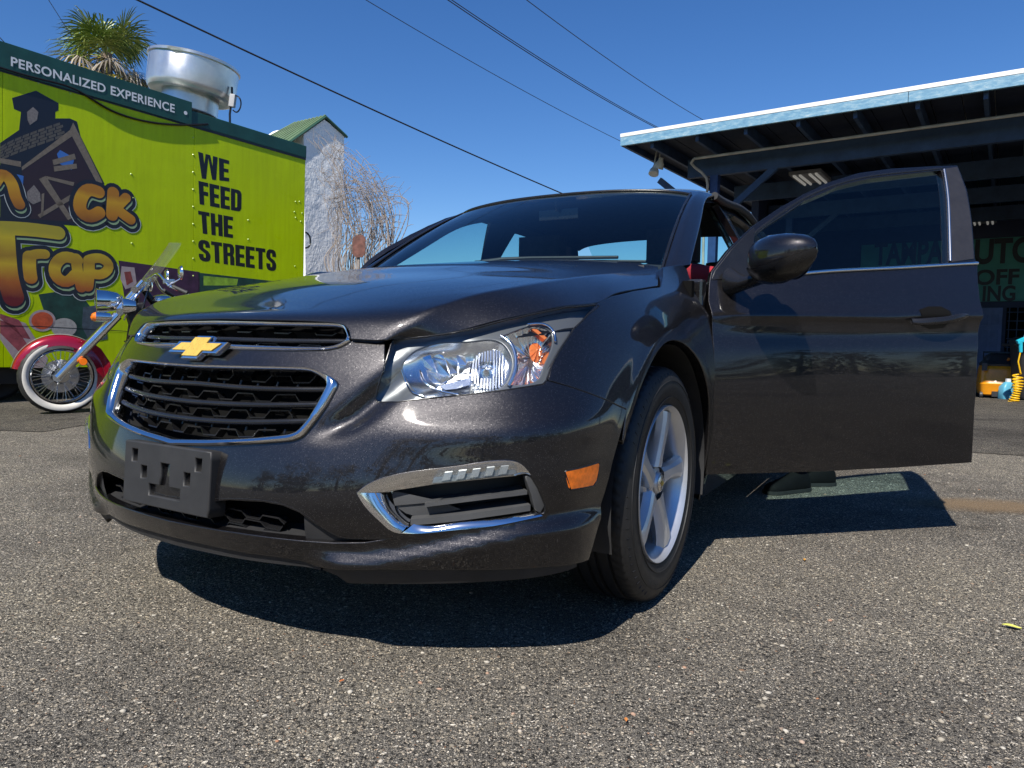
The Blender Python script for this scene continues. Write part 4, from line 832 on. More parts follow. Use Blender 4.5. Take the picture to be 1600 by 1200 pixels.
def seat(y, x, wdt, name, mt):
    r0 = [(x + .28, y, .50), (x, y, .47)]
    o = patch(name, [[(x + .30, y - wdt, .46), (x + .32, y, .47), (x + .30, y + wdt, .46)], [(x + .26, y - wdt, .54), (x + .26, y, .55), (x + .26, y + wdt, .54)], [(x, y - wdt, .54), (x, y, .50), (x, y + wdt, .54)], [(x - .18, y - wdt, .54), (x - .16, y, .52), (x - .18, y + wdt, .54)], [(x - .24, y - wdt, .75), (x - .24, y, .75), (x - .24, y + wdt, .75)], [(x - .34, y - wdt * .85, 1.05), (x - .33, y, 1.08), (x - .34, y + wdt * .85, 1.05)], [(x - .42, y - wdt * .7, 1.08), (x - .42, y, 1.11), (x - .42, y + wdt * .7, 1.08)], [(x - .46, y - wdt, .95), (x - .47, y, .95), (x - .46, y + wdt, .95)], [(x - .36, y - wdt, .45), (x - .36, y, .45), (x - .36, y + wdt, .45)]], 40, 16, mt, car)
    return o
for y in (.37, -.37):
    s = seat(y, -1.12, .25, 'front_seat', CLOTHB)
    hb = B(); hb.box((-1.56, y, 1.20), (.09, .25, .17)); hb.tube([(-1.55, y - .06, 1.05), (-1.56, y - .06, 1.16)], .007, 6); hb.tube([(-1.55, y + .06, 1.05), (-1.56, y + .06, 1.16)], .007, 6); hb.build('headrest', CLOTHB, s, bevel=.03, smooth=50)
rs = seat(0, -2.0, .62, 'rear_seat', CLOTHB)
for y in (-.42, .42): B().box((-2.46, y, 1.14), (.09, .26, .13)).build('headrest', CLOTHB, rs, bevel=.03, smooth=50)
b = B(); b.box((-2.85, 0, 1.0), (.45, 1.2, .02)); b.build('parcel_shelf', BLKM, car)
b = B(); b.box((-1.03, 0, 1.30), (.03, .20, .05)); b.tube([(-1.0, 0, 1.31), (-.99, 0, 1.36)], .008, 6); b.build('rear_view_mirror', BLK, car, bevel=.01)
# ---- wheels
def tyre_mesh():
    n = 150; R = .332; W = .107
    prof = [(.222, -.085), (.226, -.098), (.245, -.108), (.275, -.112), (.300, -.108), (.318, -.099), (.326, -.091), (.3305, -.080), (.3318, -.066), (.3318, -.058), (.324, -.056), (.324, -.050), (.332, -.048), (.3325, -.026), (.3325, -.020), (.324, -.018), (.324, -.010), (.3325, -.008)]
    prof = [(r, y * .93) for r, y in prof]; prof = prof + [(r, -y) for r, y in prof[::-1]]; m_ = len(prof); V = []
    for i in range(n * 2):
        th = 2 * math.pi * i / (n * 2); c, s = math.cos(th), math.sin(th)
        for j, (r, y) in enumerate(prof):
            sh = int(abs(y) * 300); cut = (i + sh // 3) % 4 == 0
            if r > .326 and cut and abs(y) > .05: r = r - .0022
            if .318 <= r < .3315 and cut: r -= .001
            V.append((r * c, y, r * s))
    F_ = [(i * m_ + j, ((i + 1) % (2 * n)) * m_ + j, ((i + 1) % (2 * n)) * m_ + j + 1, i * m_ + j + 1) for i in range(2 * n) for j in range(m_ - 1)]
    return V, [f[::-1] for f in F_]
TV, TF = tyre_mesh()
def make_wheel():
    b = B().lathe([(.205, -.09), (.200, -.04), (.196, .03), (.200, .070), (.207, .082), (.214, .092), (.221, .098), (.2235, .094), (.2235, .086)], 72, 'Y'); w_ = b.build('wheel', ALLOY, None, smooth=40)
    t = mesh_from('tyre', TV, TF, RUB, w_); autosmooth(t.data, 28)
    # letters ring and side ribs
    tb = B()
    for r in (.246, .292): tb.lathe([(r - .0015, .0995), (r, .1035), (r + .0015, .0995)], 90, 'Y')
    for k in range(72):
        a = 2 * math.pi * k / 72; c_, s_ = math.cos(a), math.sin(a)
        if k % 18 > 3: tb.tube([(.300 * c_, .0985, .300 * s_), (.313 * math.cos(a + .02), .0945, .313 * math.sin(a + .02))], .0018, 4)
    for a0 in (.3, 2.4, 4.5):
        for k in range(9): a = a0 + k * .075; tb.tube([(.262 * math.cos(a), .1005, .262 * math.sin(a)), (.279 * math.cos(a + (.03 if k % 3 else -.01)), .1025, .279 * math.sin(a + (.03 if k % 3 else -.01)))], .0022, 4)
    tb.build('tyre_rib', RUB, w_, smooth=40)
    # spokes: five broad, bevelled, twinned at the rim
    for k in range(5):
        sb = B(); a0 = 2 * math.pi * k / 5 + .32
        st_ = [(.045, .034, .078, .050), (.075, .027, .080, .045), (.11, .024, .083, .036), (.15, .027, .086, .030), (.18, .033, .088, .028), (.203, .041, .087, .026)]
        rows = []
        for r, hw, y, th in st_:
            sec = [(-hw, y - .026), (-hw * .88, y - .008), (-hw * .52, y), (hw * .30, y + .001), (hw * .72, y - .004), (hw, y - .026), (hw * .8, y - th - .012), (-hw * .8, y - th - .012)]
            tw = .10 * (r - .05) / .15
            rows.append(np.array([(r * math.cos(a0 + tw) - x * math.sin(a0 + tw), yy, r * math.sin(a0 + tw) + x * math.cos(a0 + tw)) for x, yy in sec]))
        V, F_ = loft_rows(rows); sb.add(V, F_); sb.build('spoke', ALLOY, w_, smooth=22)
    hb = B().lathe([(.001, .082), (.026, .081), (.030, .076), (.032, .070), (.060, .060), (.066, .050), (.066, .0)], 40, 'Y'); hb.build('hub', ALLOY, w_, smooth=35)
    cp = B().lathe([(.001, .0865), (.020, .0855), (.0255, .0825), (.0255, .07)], 30, 'Y'); cp.build('centre_cap', SATIN, w_, smooth=40)
    bt = B().prism([(-.013, -.003), (-.011, .003), (-.004, .003), (-.003, .0075), (.005, .0075), (.005, .003), (.013, .003), (.011, -.003), (.004, -.003), (.003, -.0075), (-.005, -.0075), (-.005, -.003)], .085, .0885, lambda x, y, h: (x, h, y)); bt.build('cap_emblem', GOLD, w_)
    for k in range(5):
        a = 2 * math.pi * (k + .5) / 5 + .32; nb = B().tube([(.050 * math.cos(a), .045, .050 * math.sin(a)), (.050 * math.cos(a), .068, .050 * math.sin(a))], [.0105, .0085], 6); nb.build('lug_nut', CHROME, w_)
    db = B().lathe([(.06, .0), (.138, .0), (.138, -.02), (.06, -.02)], 40, 'Y'); db.build('brake_disc', worn('brake_disc_steel', (.22, .20, .18), .4, .2, 20, metal=.8) if 'brake_disc_steel' not in bpy.data.materials else bpy.data.materials['brake_disc_steel'], w_, smooth=30)
    B().lathe([(.20, -.06), (.05, -.062)], 32, 'Y').build('wheel_shade_disc', DARK, w_)  # near-black disc added as shade in the gaps between the spokes
    return w_
w0 = make_wheel(); w0.parent = car; w0.location = (0.003, .776, .3305); w0.rotation_euler = (0, rad(-8), rad(1))
for x, s, st in ((0.003, -1, 1), (-2.685, 1, 0), (-2.685, -1, 0)):
    w1 = dup(w0, car); w1.location = (x, s * .776, .3305); w1.rotation_euler = (0, rad(17 * (x < -1) + 31 * (s < 0)), rad(st) + (math.pi if s < 0 else 0))
# ================================================================== food trailer on the left
TD = wray(1581, 571); TD = TD / np.linalg.norm(TD); TU = np.array([0, 0, 1.]) - TD * TD[2]; TU /= np.linalg.norm(TU); TN = np.cross(TD, TU)       # along, up, towards the viewer's side
TO = at(476, 330, 10.0)
TM = Matrix(((TD[0], -TN[0], TU[0], TO[0]), (TD[1], -TN[1], TU[1], TO[1]), (TD[2], -TN[2], TU[2], TO[2]), (0, 0, 0, 1)))                         # local x along, y inwards, z up
def tp(u, v, h=0):                                                                                                                             # picture -> panel (x, z), h metres proud
    d = wray(u, v); o = np.array([0, 0, CAM_H]); P0 = TO + TN * h; t = ((P0 - o) @ TN) / (d @ TN); r = o + d * t - TO; return np.array([r @ TD, r @ TU])
tr = empty('food_trailer'); tr.matrix_world = TM; tag(tr, 'lime green food trailer with graffiti lettering and black slogan', 'food trailer')
LIME = worn('lime_vinyl_wrap', (.52, .68, .001), .30, .05, 1.2, .10, 1.6, .06, spec=.22); g = NG(LIME); lk = g.p.inputs['Base Color'].links[0].from_socket
g.l(g.mix(1.0, g.mix(1.0, lk, g.ramp(g.noise(g.obj((5, 5, .35)), 3, 6, .7), [(.35, (1, 1, 1)), (.8, (.80, .80, .78))]), 'MULTIPLY'), g.ramp(g.noise(g.obj(), 22, 5, .75), [(.55, (1, 1, 1)), (.8, (.86, .85, .82))]), 'MULTIPLY'), g.p.inputs['Base Color'])
LIME; LETB = mat('black_vinyl', (.008, .008, .010), .3); DGREEN = worn('dark_green_metal', (.012, .065, .05), .4, .2, 4); WHITEP = mat('white_print', (.72, .74, .74), .4)
zt_ = tp(476, 247)[1]; zt0 = tp(0, 108)[1]; zb_ = tp(0, 574)[1]; L0 = -7.2
ztop = (zt_ + zt0) / 2
b = B()
xs_ = [L0, -5.35, -3.6, tp(303, 300)[0], -.0]
for i in range(4):
    a, c_ = xs_[i] + .0015, xs_[i + 1] - .0015; B().box(((a + c_) / 2, .02, (ztop + zb_) / 2), (c_ - a, .04, ztop - zb_)).build('side_panel', LIME, tr, bevel=.003)
b = B(); b.box((L0 / 2, 1.22, (ztop + zb_) / 2), (-L0 - .02, 2.35, ztop - zb_ - .02)); b.build('body', LIME, tr)
b = B(); b.box((L0 / 2 + .005, 1.21, ztop + .085), (-L0 + .01, 2.435, .17)); b.build('roof', DGREEN, tr, bevel=.012)
rt, rb = tp(150, 125), tp(150, 152)
hd = .022; x1 = tp(300, 180, hd)[0]; zz1 = tp(140, 112, hd)[1]; zz0 = tp(140, 150, hd)[1]
b = B(); b.box(((L0 + x1) / 2, -hd + .015, ztop + .125), (x1 - L0, .03, .27)); b.build('sign_board', DGREEN, tr, bevel=.004)
B().box((L0 / 2, -.003, ztop - .012), (-L0, .012, .024)).build('shadow_gap_strip', LETB, tr)  # black strip standing in for the dark shadow gap below the sign board
# sign lettering
def textline(s, pbl, pbr, ptl, h, m, name, bold=.02, spacing=1.08):
    A, Bq, Cq = tp(*pbl, h), tp(*pbr, h), tp(*ptl, h); t = txt(name, s, 1.0, m, tr, bold=bold, extrude=0, spacing=spacing)
    co = np.empty(len(t.data.vertices) * 3); t.data.vertices.foreach_get('co', co); co = co.reshape(-1, 3); w_ = co[:, 0].max(); x0 = co[:, 0].min(); capH = .69
    X_ = A + np.outer((co[:, 0] - x0) / (w_ - x0), Bq - A) + np.outer(co[:, 1] / capH, Cq - A); t.data.vertices.foreach_set('co', np.column_stack([X_[:, 0], np.full(len(X_), -h), X_[:, 1]]).ravel()); t.data.update(); return t
textline('PERSONALIZED', (17, 102.5), (165, 145), (17, 88.5), hd + .004, WHITEP, 'lettering', .022, 1.06); textline('EXPERIENCE', (173, 147.3), (273, 176), (173, 134), hd + .004, WHITEP, 'lettering', .022, 1.06)
q = tp(290, 176.5, hd + .004); B().lathe([(.0, -hd - .004), (.022, -hd - .004)], 16, 'Y', (q[0], 0, q[1])).build('lettering', WHITEP, tr)
# slogan in heavy condensed capitals
def Rr(x0, x1, y0, y1): return [(x0, y0), (x1, y0), (x1, y1), (x0, y1)]
GL = {'E': (.47, [Rr(0, .22, 0, 1), Rr(.22, .47, 0, .17), Rr(.22, .44, .42, .58), Rr(.22, .47, .83, 1)]), 'F': (.45, [Rr(0, .22, 0, 1), Rr(.22, .43, .42, .59), Rr(.22, .45, .83, 1)]),
      'T': (.52, [Rr(0, .52, .83, 1), Rr(.15, .37, 0, .83)]), 'H': (.56, [Rr(0, .21, 0, 1), Rr(.35, .56, 0, 1), Rr(.21, .35, .42, .60)]),
      'W': (.86, [[(0, 1), (.10, 0), (.29, 0), (.21, 1)], [(.29, 0), (.44, .86), (.40, 1), (.33, 1), (.24, .55)], [(.44, .86), (.57, 0), (.62, .55), (.53, 1), (.46, 1), (.40, 1)], [(.57, 0), (.76, 0), (.86, 1), (.65, 1), (.615, .5)]]),
      'D': (.54, [Rr(0, .21, 0, 1), [(.21, .84), (.28, .84), (.32, .79), (.54, .84), (.48, .96), (.38, 1), (.21, 1)], [(.32, .79), (.32, .21), (.54, .16), (.54, .84)], [(.21, 0), (.38, 0), (.48, .04), (.54, .16), (.32, .21), (.28, .16), (.21, .16)]]),
      'R': (.55, [Rr(0, .21, 0, 1), [(.21, .84), (.30, .84), (.33, .80), (.54, .84), (.48, .96), (.38, 1), (.21, 1)], [(.33, .80), (.33, .60), (.52, .56), (.54, .64), (.54, .84)], [(.21, .42), (.38, .42), (.48, .48), (.52, .56), (.33, .60), (.30, .57), (.21, .57)], [(.33, .42), (.33, 0), (.54, 0), (.54, .36), (.48, .48)]]),
      'S': (.55, [[(.08, .95), (.03, .88), (.0, .76), (.22, .76), (.24, .83), (.31, .83), (.33, .76), (.33, .67), (.54, .67), (.54, .80), (.50, .93), (.42, .99), (.30, 1.01), (.16, 1)], [(0, .76), (0, .64), (.04, .56), (.14, .48), (.32, .36), (.53, .38), (.46, .49), (.24, .62), (.22, .68), (.22, .76)], [(.32, .36), (.33, .24), (.31, .17), (.24, .17), (.22, .24), (.22, .33), (0, .33), (0, .20), (.05, .07), (.13, .01), (.27, -.01), (.42, .01), (.51, .08), (.55, .22), (.55, .30), (.53, .38)]])}
def slogan(word, tl, bl, tr_, br):
    w_ = sum(GL[c][0] + .055 for c in word) - .055; h = .001; P = [tp(*p, h) for p in (tl, bl, tr_, br)]; x = 0; b = B()
    for c in word:
        gw, polys = GL[c]
        for pl in polys:
            V = []
            for px_, py_ in pl:
                s, t = (x + px_) / w_, py_; q = (P[1] * (1 - s) + P[3] * s) * (1 - t) + (P[0] * (1 - s) + P[2] * s) * t; V.append((q[0], -h, q[1]))
            b.add(V, [tuple(range(len(V)))])
        x += gw + .055
    return b.build('lettering', LETB, tr, recalc=False)
slogan('WE', (309.4, 237), (312, 278.5), (358, 251), (358, 283.5)); slogan('FEED', (310, 282.5), (312, 319), (377.5, 298), (377, 331)); slogan('THE', (309.4, 329), (312, 364), (364, 339), (364, 372)); slogan('STREETS', (309.4, 374), (311, 407), (431.5, 391), (431.5, 424))
# rivets, seam strip
b = B()
for u, v in [(302, y) for y in range(215, 440, 27)] + [(388, 344), (388, 374), (462, 315), (468, 315), (460, 331), (472, 333), (462, 340), (470, 346), (205, 272), (208, 309), (206, 380), (461, 416), (30, 120), (60, 130), (110, 146), (160, 163), (430, 236), (455, 243)]:
    q = tp(u, v); b.lathe([(.0, -.006), (.007, -.005), (.011, 0)], 8, 'Y', (q[0], 0, q[1]))
b.build('rivets', worn('rivet_green', (.45, .60, .10), .3, .1), tr)
# painted graphics (flat print on the panel, each on its own layer)
def decal(name, polys, m, layer):
    b = B(); h = .0008 + .0004 * layer
    for pl in polys:
        b = B(); q = np.array([tp(u, v, h) for u, v in pl]); v2, f = triangulate(q, [], .25, .12); b.add([(x, -h, z) for x, z in v2], [tuple(t) for t in f]); o = b.build(name, m, tr, recalc=False)
    return o
def stroke(name, lines, m, layer, dv=(0, 0), taper=None):
    b = B(); h = .0008 + .0004 * layer
    for pts, r in lines:
        P = curve([(u + dv[0], v + dv[1]) for u, v in pts], 18) if len(pts) > 2 else np.array([(pts[0][0] + (pts[1][0] - pts[0][0]) * t + dv[0], pts[0][1] + (pts[1][1] - pts[0][1]) * t + dv[1]) for t in np.linspace(0, 1, 6)])
        Q = np.array([tp(u, v, h) for u, v in P]); sc = np.linalg.norm(tp(P[0][0], P[0][1] + 10) - tp(*P[0])) / 10 * r
        d0 = Q[0] - Q[1]; d0 /= np.linalg.norm(d0); d1 = Q[-1] - Q[-2]; d1 /= np.linalg.norm(d1); pts3 = []; rr = []
        for k in (1.0, .92, .75, .5, .25): pts3.append(Q[0] + d0 * sc * k); rr.append(sc * math.sqrt(max(.0004, 1 - k * k)))
        for q in Q: pts3.append(q); rr.append(sc)
        for k in (.25, .5, .75, .92, 1.0): pts3.append(Q[-1] + d1 * sc * k); rr.append(sc * math.sqrt(max(.0004, 1 - k * k)))
        # flat ribbon with rounded ends
        n = len(pts3); L_ = []; R_ = []
        for i in range(n):
            t = np.array(pts3[min(i + 1, n - 1)]) - np.array(pts3[max(i - 1, 0)]); t /= np.linalg.norm(t) + 1e-9; nn = np.array([-t[1], t[0]]); L_.append(pts3[i] + nn * rr[i]); R_.append(pts3[i] - nn * rr[i])
        lev = len(b.v) * 1e-7
        b.add([(p[0], -h - lev, p[1]) for p in L_] + [(p[0], -h - lev, p[1]) for p in R_], [(i, i + 1, n + i + 1, n + i) for i in range(n - 1)])
    return b.build(name, m, tr, recalc=False)
Z = lambda pts: [(x / 3.2, y / 3.2) for x, y in pts]
Z2 = lambda pts: [(x / 3.2, 330 + y / 3.2) for x, y in pts]
HB = mat('print_dark_plum', (.012, .008, .013), .4); TAN = worn('print_tan', (.20, .16, .115), .5, .2, 30); TILE = worn('print_tile_grey', (.105, .092, .075), .5, .2, 40); BLUE = mat('print_blue', (.05, .17, .50), .4); MINT = mat('print_mint', (.30, .42, .22), .4); WHT = mat('print_white', (.55, .57, .52), .4); INK = mat('print_ink', (.010, .012, .022), .35)
decal('house_print', [Z([(60, 490), (180, 453), (292, 515), (292, 552), (276, 560), (276, 592), (350, 592), (385, 608), (402, 680), (522, 918), (510, 935), (430, 1000), (390, 1130), (0, 1095), (0, 715), (95, 650), (105, 560), (70, 545)])], INK, 0)
decal('house_print', [Z([(110, 850), (350, 660), (480, 920), (380, 1110), (150, 1095), (110, 1000)])], mat('print_dark_maroon', (.030, .014, .020), .4), 1)
for r_ in range(5):
    for c_ in range(8):
        t0, t1 = r_ / 5, (r_ + .82) / 5; s0, s1 = (c_ + .5 * (r_ % 2) * .6) / 8.4, (c_ + .84 + .5 * (r_ % 2) * .6) / 8.4
        f = lambda s, t: (0 + 320 * s + (-0) * t - 40 * t * (1 - s) + 20 * t * s, 735 - 130 * s ** .8 + 95 * t - 20 * t * s)
        decal('roof_tile', [Z([f(s0, t0), f(s1, t0), f(s1, t1), f(s0, t1)])], TILE, 2)
decal('house_print', [Z([(350, 648), (366, 612), (380, 640), (512, 912), (490, 925), (365, 690)]), Z([(0, 790), (105, 808), (105, 835), (0, 815)]), Z([(108, 835), (350, 650), (362, 680), (110, 852)])], TAN, 3)
decal('house_print', [Z([(285, 770), (300, 750), (372, 790), (358, 850), (300, 820)]), Z([(60, 865), (118, 880), (112, 960), (70, 930)])], BLUE, 3)
decal('house_print', [Z([(262, 800), (372, 768), (380, 795), (268, 826)]), Z([(268, 832), (382, 818), (386, 842), (272, 858)]), Z([(195, 895), (228, 880), (360, 1090), (340, 1100)]), Z([(188, 1075), (365, 965), (362, 995), (200, 1090)]), Z([(230, 880), (372, 912), (366, 930), (238, 896)]), Z([(208, 970), (222, 965), (216, 1080), (205, 1085)])], TAN, 4)
decal('house_print', [Z([(135, 560), (165, 535), (192, 560), (185, 600), (150, 625), (138, 600)]), Z([(135, 960), (170, 925), (200, 965), (205, 1005), (165, 1022), (138, 1000)])], worn('print_pale_stone', (.22, .19, .17), .5, .3, 60), 4)
ORG = mat('print_orange_fade', (.6, .25, .02), .35); g = NG(ORG); v = g.n('SeparateXYZ', {0: g.n('TexCoord').outputs['Object']}); nz = g.noise(g.obj(), 5, 3)
def fade(z0, z1): return g.n('MapRange', {'Value': g.math('ADD', v.outputs[2], g.math('MULTIPLY', g.math('SUBTRACT', nz, .5), .12)), 'From Min': z0, 'From Max': z1}).outputs[0]
zA = tp(100, 345)[1]; zB = tp(100, 290)[1]; g.l(g.ramp(fade(zA, zB), [(0, (.20, .05, .008)), (.4, (.50, .20, .008)), (.8, (.62, .33, .01)), (1, (.45, .18, .01))]), g.p.inputs['Base Color'])
ORG2 = mat('print_yellow_fade', (.6, .4, .02), .3); g = NG(ORG2); v = g.n('SeparateXYZ', {0: g.n('TexCoord').outputs['Object']}); nz = g.noise(g.obj(), 5, 3); zA = tp(60, 470)[1]; zB = tp(60, 362)[1]
g.l(g.ramp(fade(zA, zB), [(0, (.15, .010, .012)), (.25, (.42, .11, .01)), (.5, (.62, .40, .01)), (.62, (.40, .22, .01)), (.85, (.62, .46, .012)), (1, (.42, .34, .02))]), g.p.inputs['Base Color'])
CK = [([(-8, 285), (4, 273), (17, 284), (24, 306), (30, 319)], 8.5), ([(154, 300), (138, 297), (126, 312), (127, 330), (140, 338), (155, 332)], 9.5), ([(177, 301), (176, 318), (175, 336)], 9), ([(197, 309), (188, 318), (181, 326)], 7.5), ([(182, 326), (193, 335), (204, 343)], 8)]
TP = [([(-14, 356), (40, 358), (91, 364)], 11), ([(6, 362), (9, 405), (13, 436), (21, 464)], 15), ([(46, 401), (46, 418), (48, 434)], 9.5), ([(47, 400), (58, 397), (70, 397)], 7.5), ([(121, 407), (100, 402), (86, 416), (90, 434), (104, 440), (117, 430)], 8.5), ([(119, 404), (122, 428), (127, 449)], 8), ([(139, 407), (139, 427), (137, 447)], 8.5), ([(141, 405), (158, 404), (170, 416), (160, 428), (143, 427)], 7.5)]
for LN, FM in ((CK, ORG), (TP, ORG2)):
    grow = lambda k: [(p, r + k) for p, r in LN]
    for i0, i1 in (((0, 1), (1, 2), (2, 5)) if LN is CK else ((0, 2), (2, 4), (4, 6), (6, 8))):
        for k_, mm_, ly, dv in ((7.5, WHT, 6, (1.5, 6)), (6.3, INK, 7, (1.5, 6)), (6, INK, 8, (0, 0)), (.5, MINT, 9, (2, 6)), (2.2, INK, 10, (0, 1)), (0, FM, 11, (0, 0))): stroke('letter_print', grow(k_)[i0:i1], mm_, ly, dv)
# food pictures along the bottom
PURP = worn('print_purple', (.05, .015, .045), .4, .4, 14); DG = worn('print_deep_green', (.012, .05, .035), .4, .5, 9); MEAT = worn('print_bacon', (.30, .07, .08), .4, .5, 9); PALE = worn('print_pale_fat', (.42, .33, .32), .4, .2, 12); GRAPE = worn('print_grapefruit', (.55, .09, .03), .4, .3, 18); SLATE = worn('print_slate', (.06, .08, .10), .4, .4, 16)
decal('food_print', [[(185, 407), (312, 425), (312, 500), (200, 500)]], PURP, 1); decal('food_print', [[(310, 426), (470, 444), (470, 500), (310, 500)]], DG, 1)
decal('food_print', [[(318, 431), (372, 436), (370, 446), (318, 446)]], worn('print_light_green', (.25, .42, .03), .4, .4, 12), 2)
decal('food_print', [[(190, 416), (210, 418), (214, 446), (196, 452), (188, 436)]], PALE, 2); decal('food_print', [[(194, 425), (204, 424), (208, 440), (198, 446)]], worn('print_red_ring', (.25, .05, .04), .4, .3, 20), 3)
decal('food_print', [[(60, 460), (95, 455), (130, 465), (150, 490), (150, 540), (95, 520), (70, 490)]], DG, 1); decal('food_print', [[(0, 492), (40, 505), (75, 560), (70, 575), (30, 574), (0, 530)]], PALE, 1); decal('food_print', [[(0, 500), (22, 508), (62, 566), (50, 570), (0, 520)], [(0, 490), (30, 500), (48, 530), (36, 528), (0, 497)]], MEAT, 2)
circ = lambda u, v, r, ry=None: [(u + r * math.cos(t), v + (ry or r) * math.sin(t)) for t in np.linspace(0, 2 * math.pi, 25)[:-1]]
decal('food_print', [circ(66, 501, 21, 17)], PALE, 3); decal('food_print', [circ(66, 501, 17, 13.5)], GRAPE, 4); decal('food_print', [circ(100, 512, 20, 15)], worn('print_garlic', (.40, .37, .33), .4, .2, 30), 3); decal('food_print', [[(130, 480), (165, 475), (168, 530), (140, 535), (128, 510)]], SLATE, 3)
decal('food_print', [circ(20, 470, 32, 26)], LIME, 2)
for u0, v0 in ((0, 508),): decal('panel_seam', [[(-100, 506.5), (60, 509.5), (250, 520), (250, 521), (60, 510.5), (-100, 507.5)]], LETB, 5)
# skirt, wheel, hitch legs
b = B(); b.box((L0 / 2, 1.2, zb_ - .09), (-L0 - .3, 2.2, .16)); b.build('chassis', worn('chassis_black', (.012, .012, .012), .6, .3, 6), tr)
for xw in (-4.55, -3.62):
    gzw = 0
    wb = B().lathe([(.18, .0), (.19, -.02), (.30, -.03), (.335, .0), (.34, .05), (.34, .17), (.33, .21), (.2, .22)], 40, 'Y'); wo_ = wb.build('trailer_wheel', RUBT, tr, smooth=35) if 'RUBT' in globals() else wb.build('trailer_wheel', worn('old_rubber', (.015, .015, .015), .7, .3, 10), tr, smooth=35)
    wpos = TM @ Vector((xw, .25, 0)); zg = (.34 - wpos.z) / TU[2]; wo_.location = (xw, .25, zg); B().lathe([(.0, .0), (.05, -.02), (.12, .01), (.18, -.01), (.19, .02)], 24, 'Y').build('rim', worn('white_steel_rim', (.5, .5, .5), .4, .2), wo_, smooth=40)
# cable hanging under the sign board
cb = B(); P = [tp(u, v, .016) for u, v in ((-30, 96), (60, 123), (120, 141), (165, 168), (205, 184), (250, 193), (300, 195), (325, 194))]; cb.tube([(q[0], -.016, q[1]) for q in curve(P, 50)], .012, 6); cb.build('cable', LETB, tr, smooth=60)
hb = B(); P = [tp(u, v, .06) for u, v in ((476, 362), (481, 366), (482, 384), (476, 387))]; hb.tube([(q[0] + .03, -.04, q[1]) for q in curve(P, 16)], .012, 6); hb.build('grab_handle', LETB, tr, smooth=60)
# exhaust fan on the roof
ALU = worn('spun_aluminium', (.62, .62, .61), .34, .12, 3, .05, 30, .01, metal=.85)
FY = 9.62; fc = at(298, 120, FY); k = FY / FPX
fan = empty('exhaust_fan', (fc[0], fc[1], 0))
fan.matrix_world = Matrix.Translation((fc[0], fc[1], at(298, 150, FY)[2])) @ Matrix.Rotation(rad(8), 4, 'Y') @ Matrix.Translation((0, 0, -at(298, 150, FY)[2])); tag(fan, 'dented spun aluminium exhaust fan on the trailer roof', 'exhaust fan')
zf = lambda v, r=.56: at(298, v, FY - r)[2]
prof = [(.515, zf(74)), (.560, zf(71)), (.572, zf(72)), (.574, zf(76)), (.556, zf(78)), (.552, zf(95)), (.550, zf(118)), (.543, zf(126, .48)), (.520, zf(135, .38)), (.475, zf(142, .25)), (.41, zf(147, .1)), (.362, zf(149, 0)), (.352, zf(151, -.05)), (.352, zf(178, -.05)), (.37, zf(180, -.05))]
b = B().lathe([(r * .985, z) for r, z in prof], 64)
V = []
for x, y, z in b.v:
    a = math.atan2(y, x); r = math.hypot(x, y); dn = -.05 * math.exp(-((a + 1.55) / .22) ** 2) * math.exp(-((z - zf(84)) / .10) ** 2) - .03 * math.exp(-((a + 1.9) / .12) ** 2) * math.exp(-((z - zf(92)) / .12) ** 2) + .012 * math.exp(-((a + 1.7) / .1) ** 2) * math.exp(-((z - zf(95)) / .1) ** 2)
    kx = 1 + dn / max(r, .1); V.append((x * kx, y * kx, z))
b.v = V; b.build('bowl', ALU, fan, smooth=40, recalc=False)
B().lathe([(.50, zf(84)), (.52, zf(78))], 48).build('inner_rim', ALU, fan, smooth=40); B().lathe([(.0, zf(86)), (.50, zf(86))], 32).build('motor_plate', worn('dark_metal', (.08, .08, .08), .5, .3), fan)
b = B(); b.box((.18, -.1, zf(178)), (1.05, 1.0, .03), Matrix.Rotation(rad(3), 3, 'Y')); b.box((.20, -.12, zf(187)), (.95, .9, .09)); b.box((.0, 0, zf(188)), (.8, .8, .2)); b.build('curb', worn('grey_brown_metal', (.16, .15, .14), .5, .35, 8), fan, bevel=.006)
b = B(); b.box((.60, -.12, zf(128)), (.07, .07, .16)); b.build('switch_box', worn('grey_box', (.35, .35, .36), .5, .2), fan, bevel=.008)
b = B(); b.tube([(.56, -.1, zf(105)), (.58, -.1, zf(122)), (.585, -.12, zf(150)), (.60, -.1, zf(170)), (.62, -.1, zf(186))], .015, 8); b.tube(curve([(.63, -.12, zf(118)), (.69, -.14, zf(122)), (.72, -.14, zf(136)), (.68, -.14, zf(146)), (.62, -.12, zf(143))], 20), .009, 6); b.build('conduit', LETB, fan, smooth=60)
# ================================================================== workshop with canopy on the right
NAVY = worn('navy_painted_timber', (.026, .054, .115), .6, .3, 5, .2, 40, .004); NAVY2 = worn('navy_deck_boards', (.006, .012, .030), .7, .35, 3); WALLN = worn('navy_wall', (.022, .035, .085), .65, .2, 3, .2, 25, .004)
PEEL = mat('peeling_blue_paint', (.2, .4, .55), .55); g = NG(PEEL); v = g.obj((1, 1, 3)); n1 = g.noise(v, 7, 8, .72); n2 = g.noise(v, 30, 5, .7)
c1 = g.ramp(n1, [(.30, (.07, .18, .30)), (.47, (.12, .27, .39)), (.58, (.21, .35, .44)), (.70, (.40, .48, .52))]); c1 = g.mix(g.ramp(n2, [(.66, (0, 0, 0)), (.72, (1, 1, 1))]), c1, (.09, .075, .06)); g.l(c1, g.p.inputs['Base Color']); g.bump(n1, .4, .006)
CHT = 4.0; K = at(969, 214, 11.5); K[2] = CHT; e1 = np.array([.823, -.568, 0]); e1 /= np.linalg.norm(e1); e2 = np.array([-e1[1], e1[0], 0])
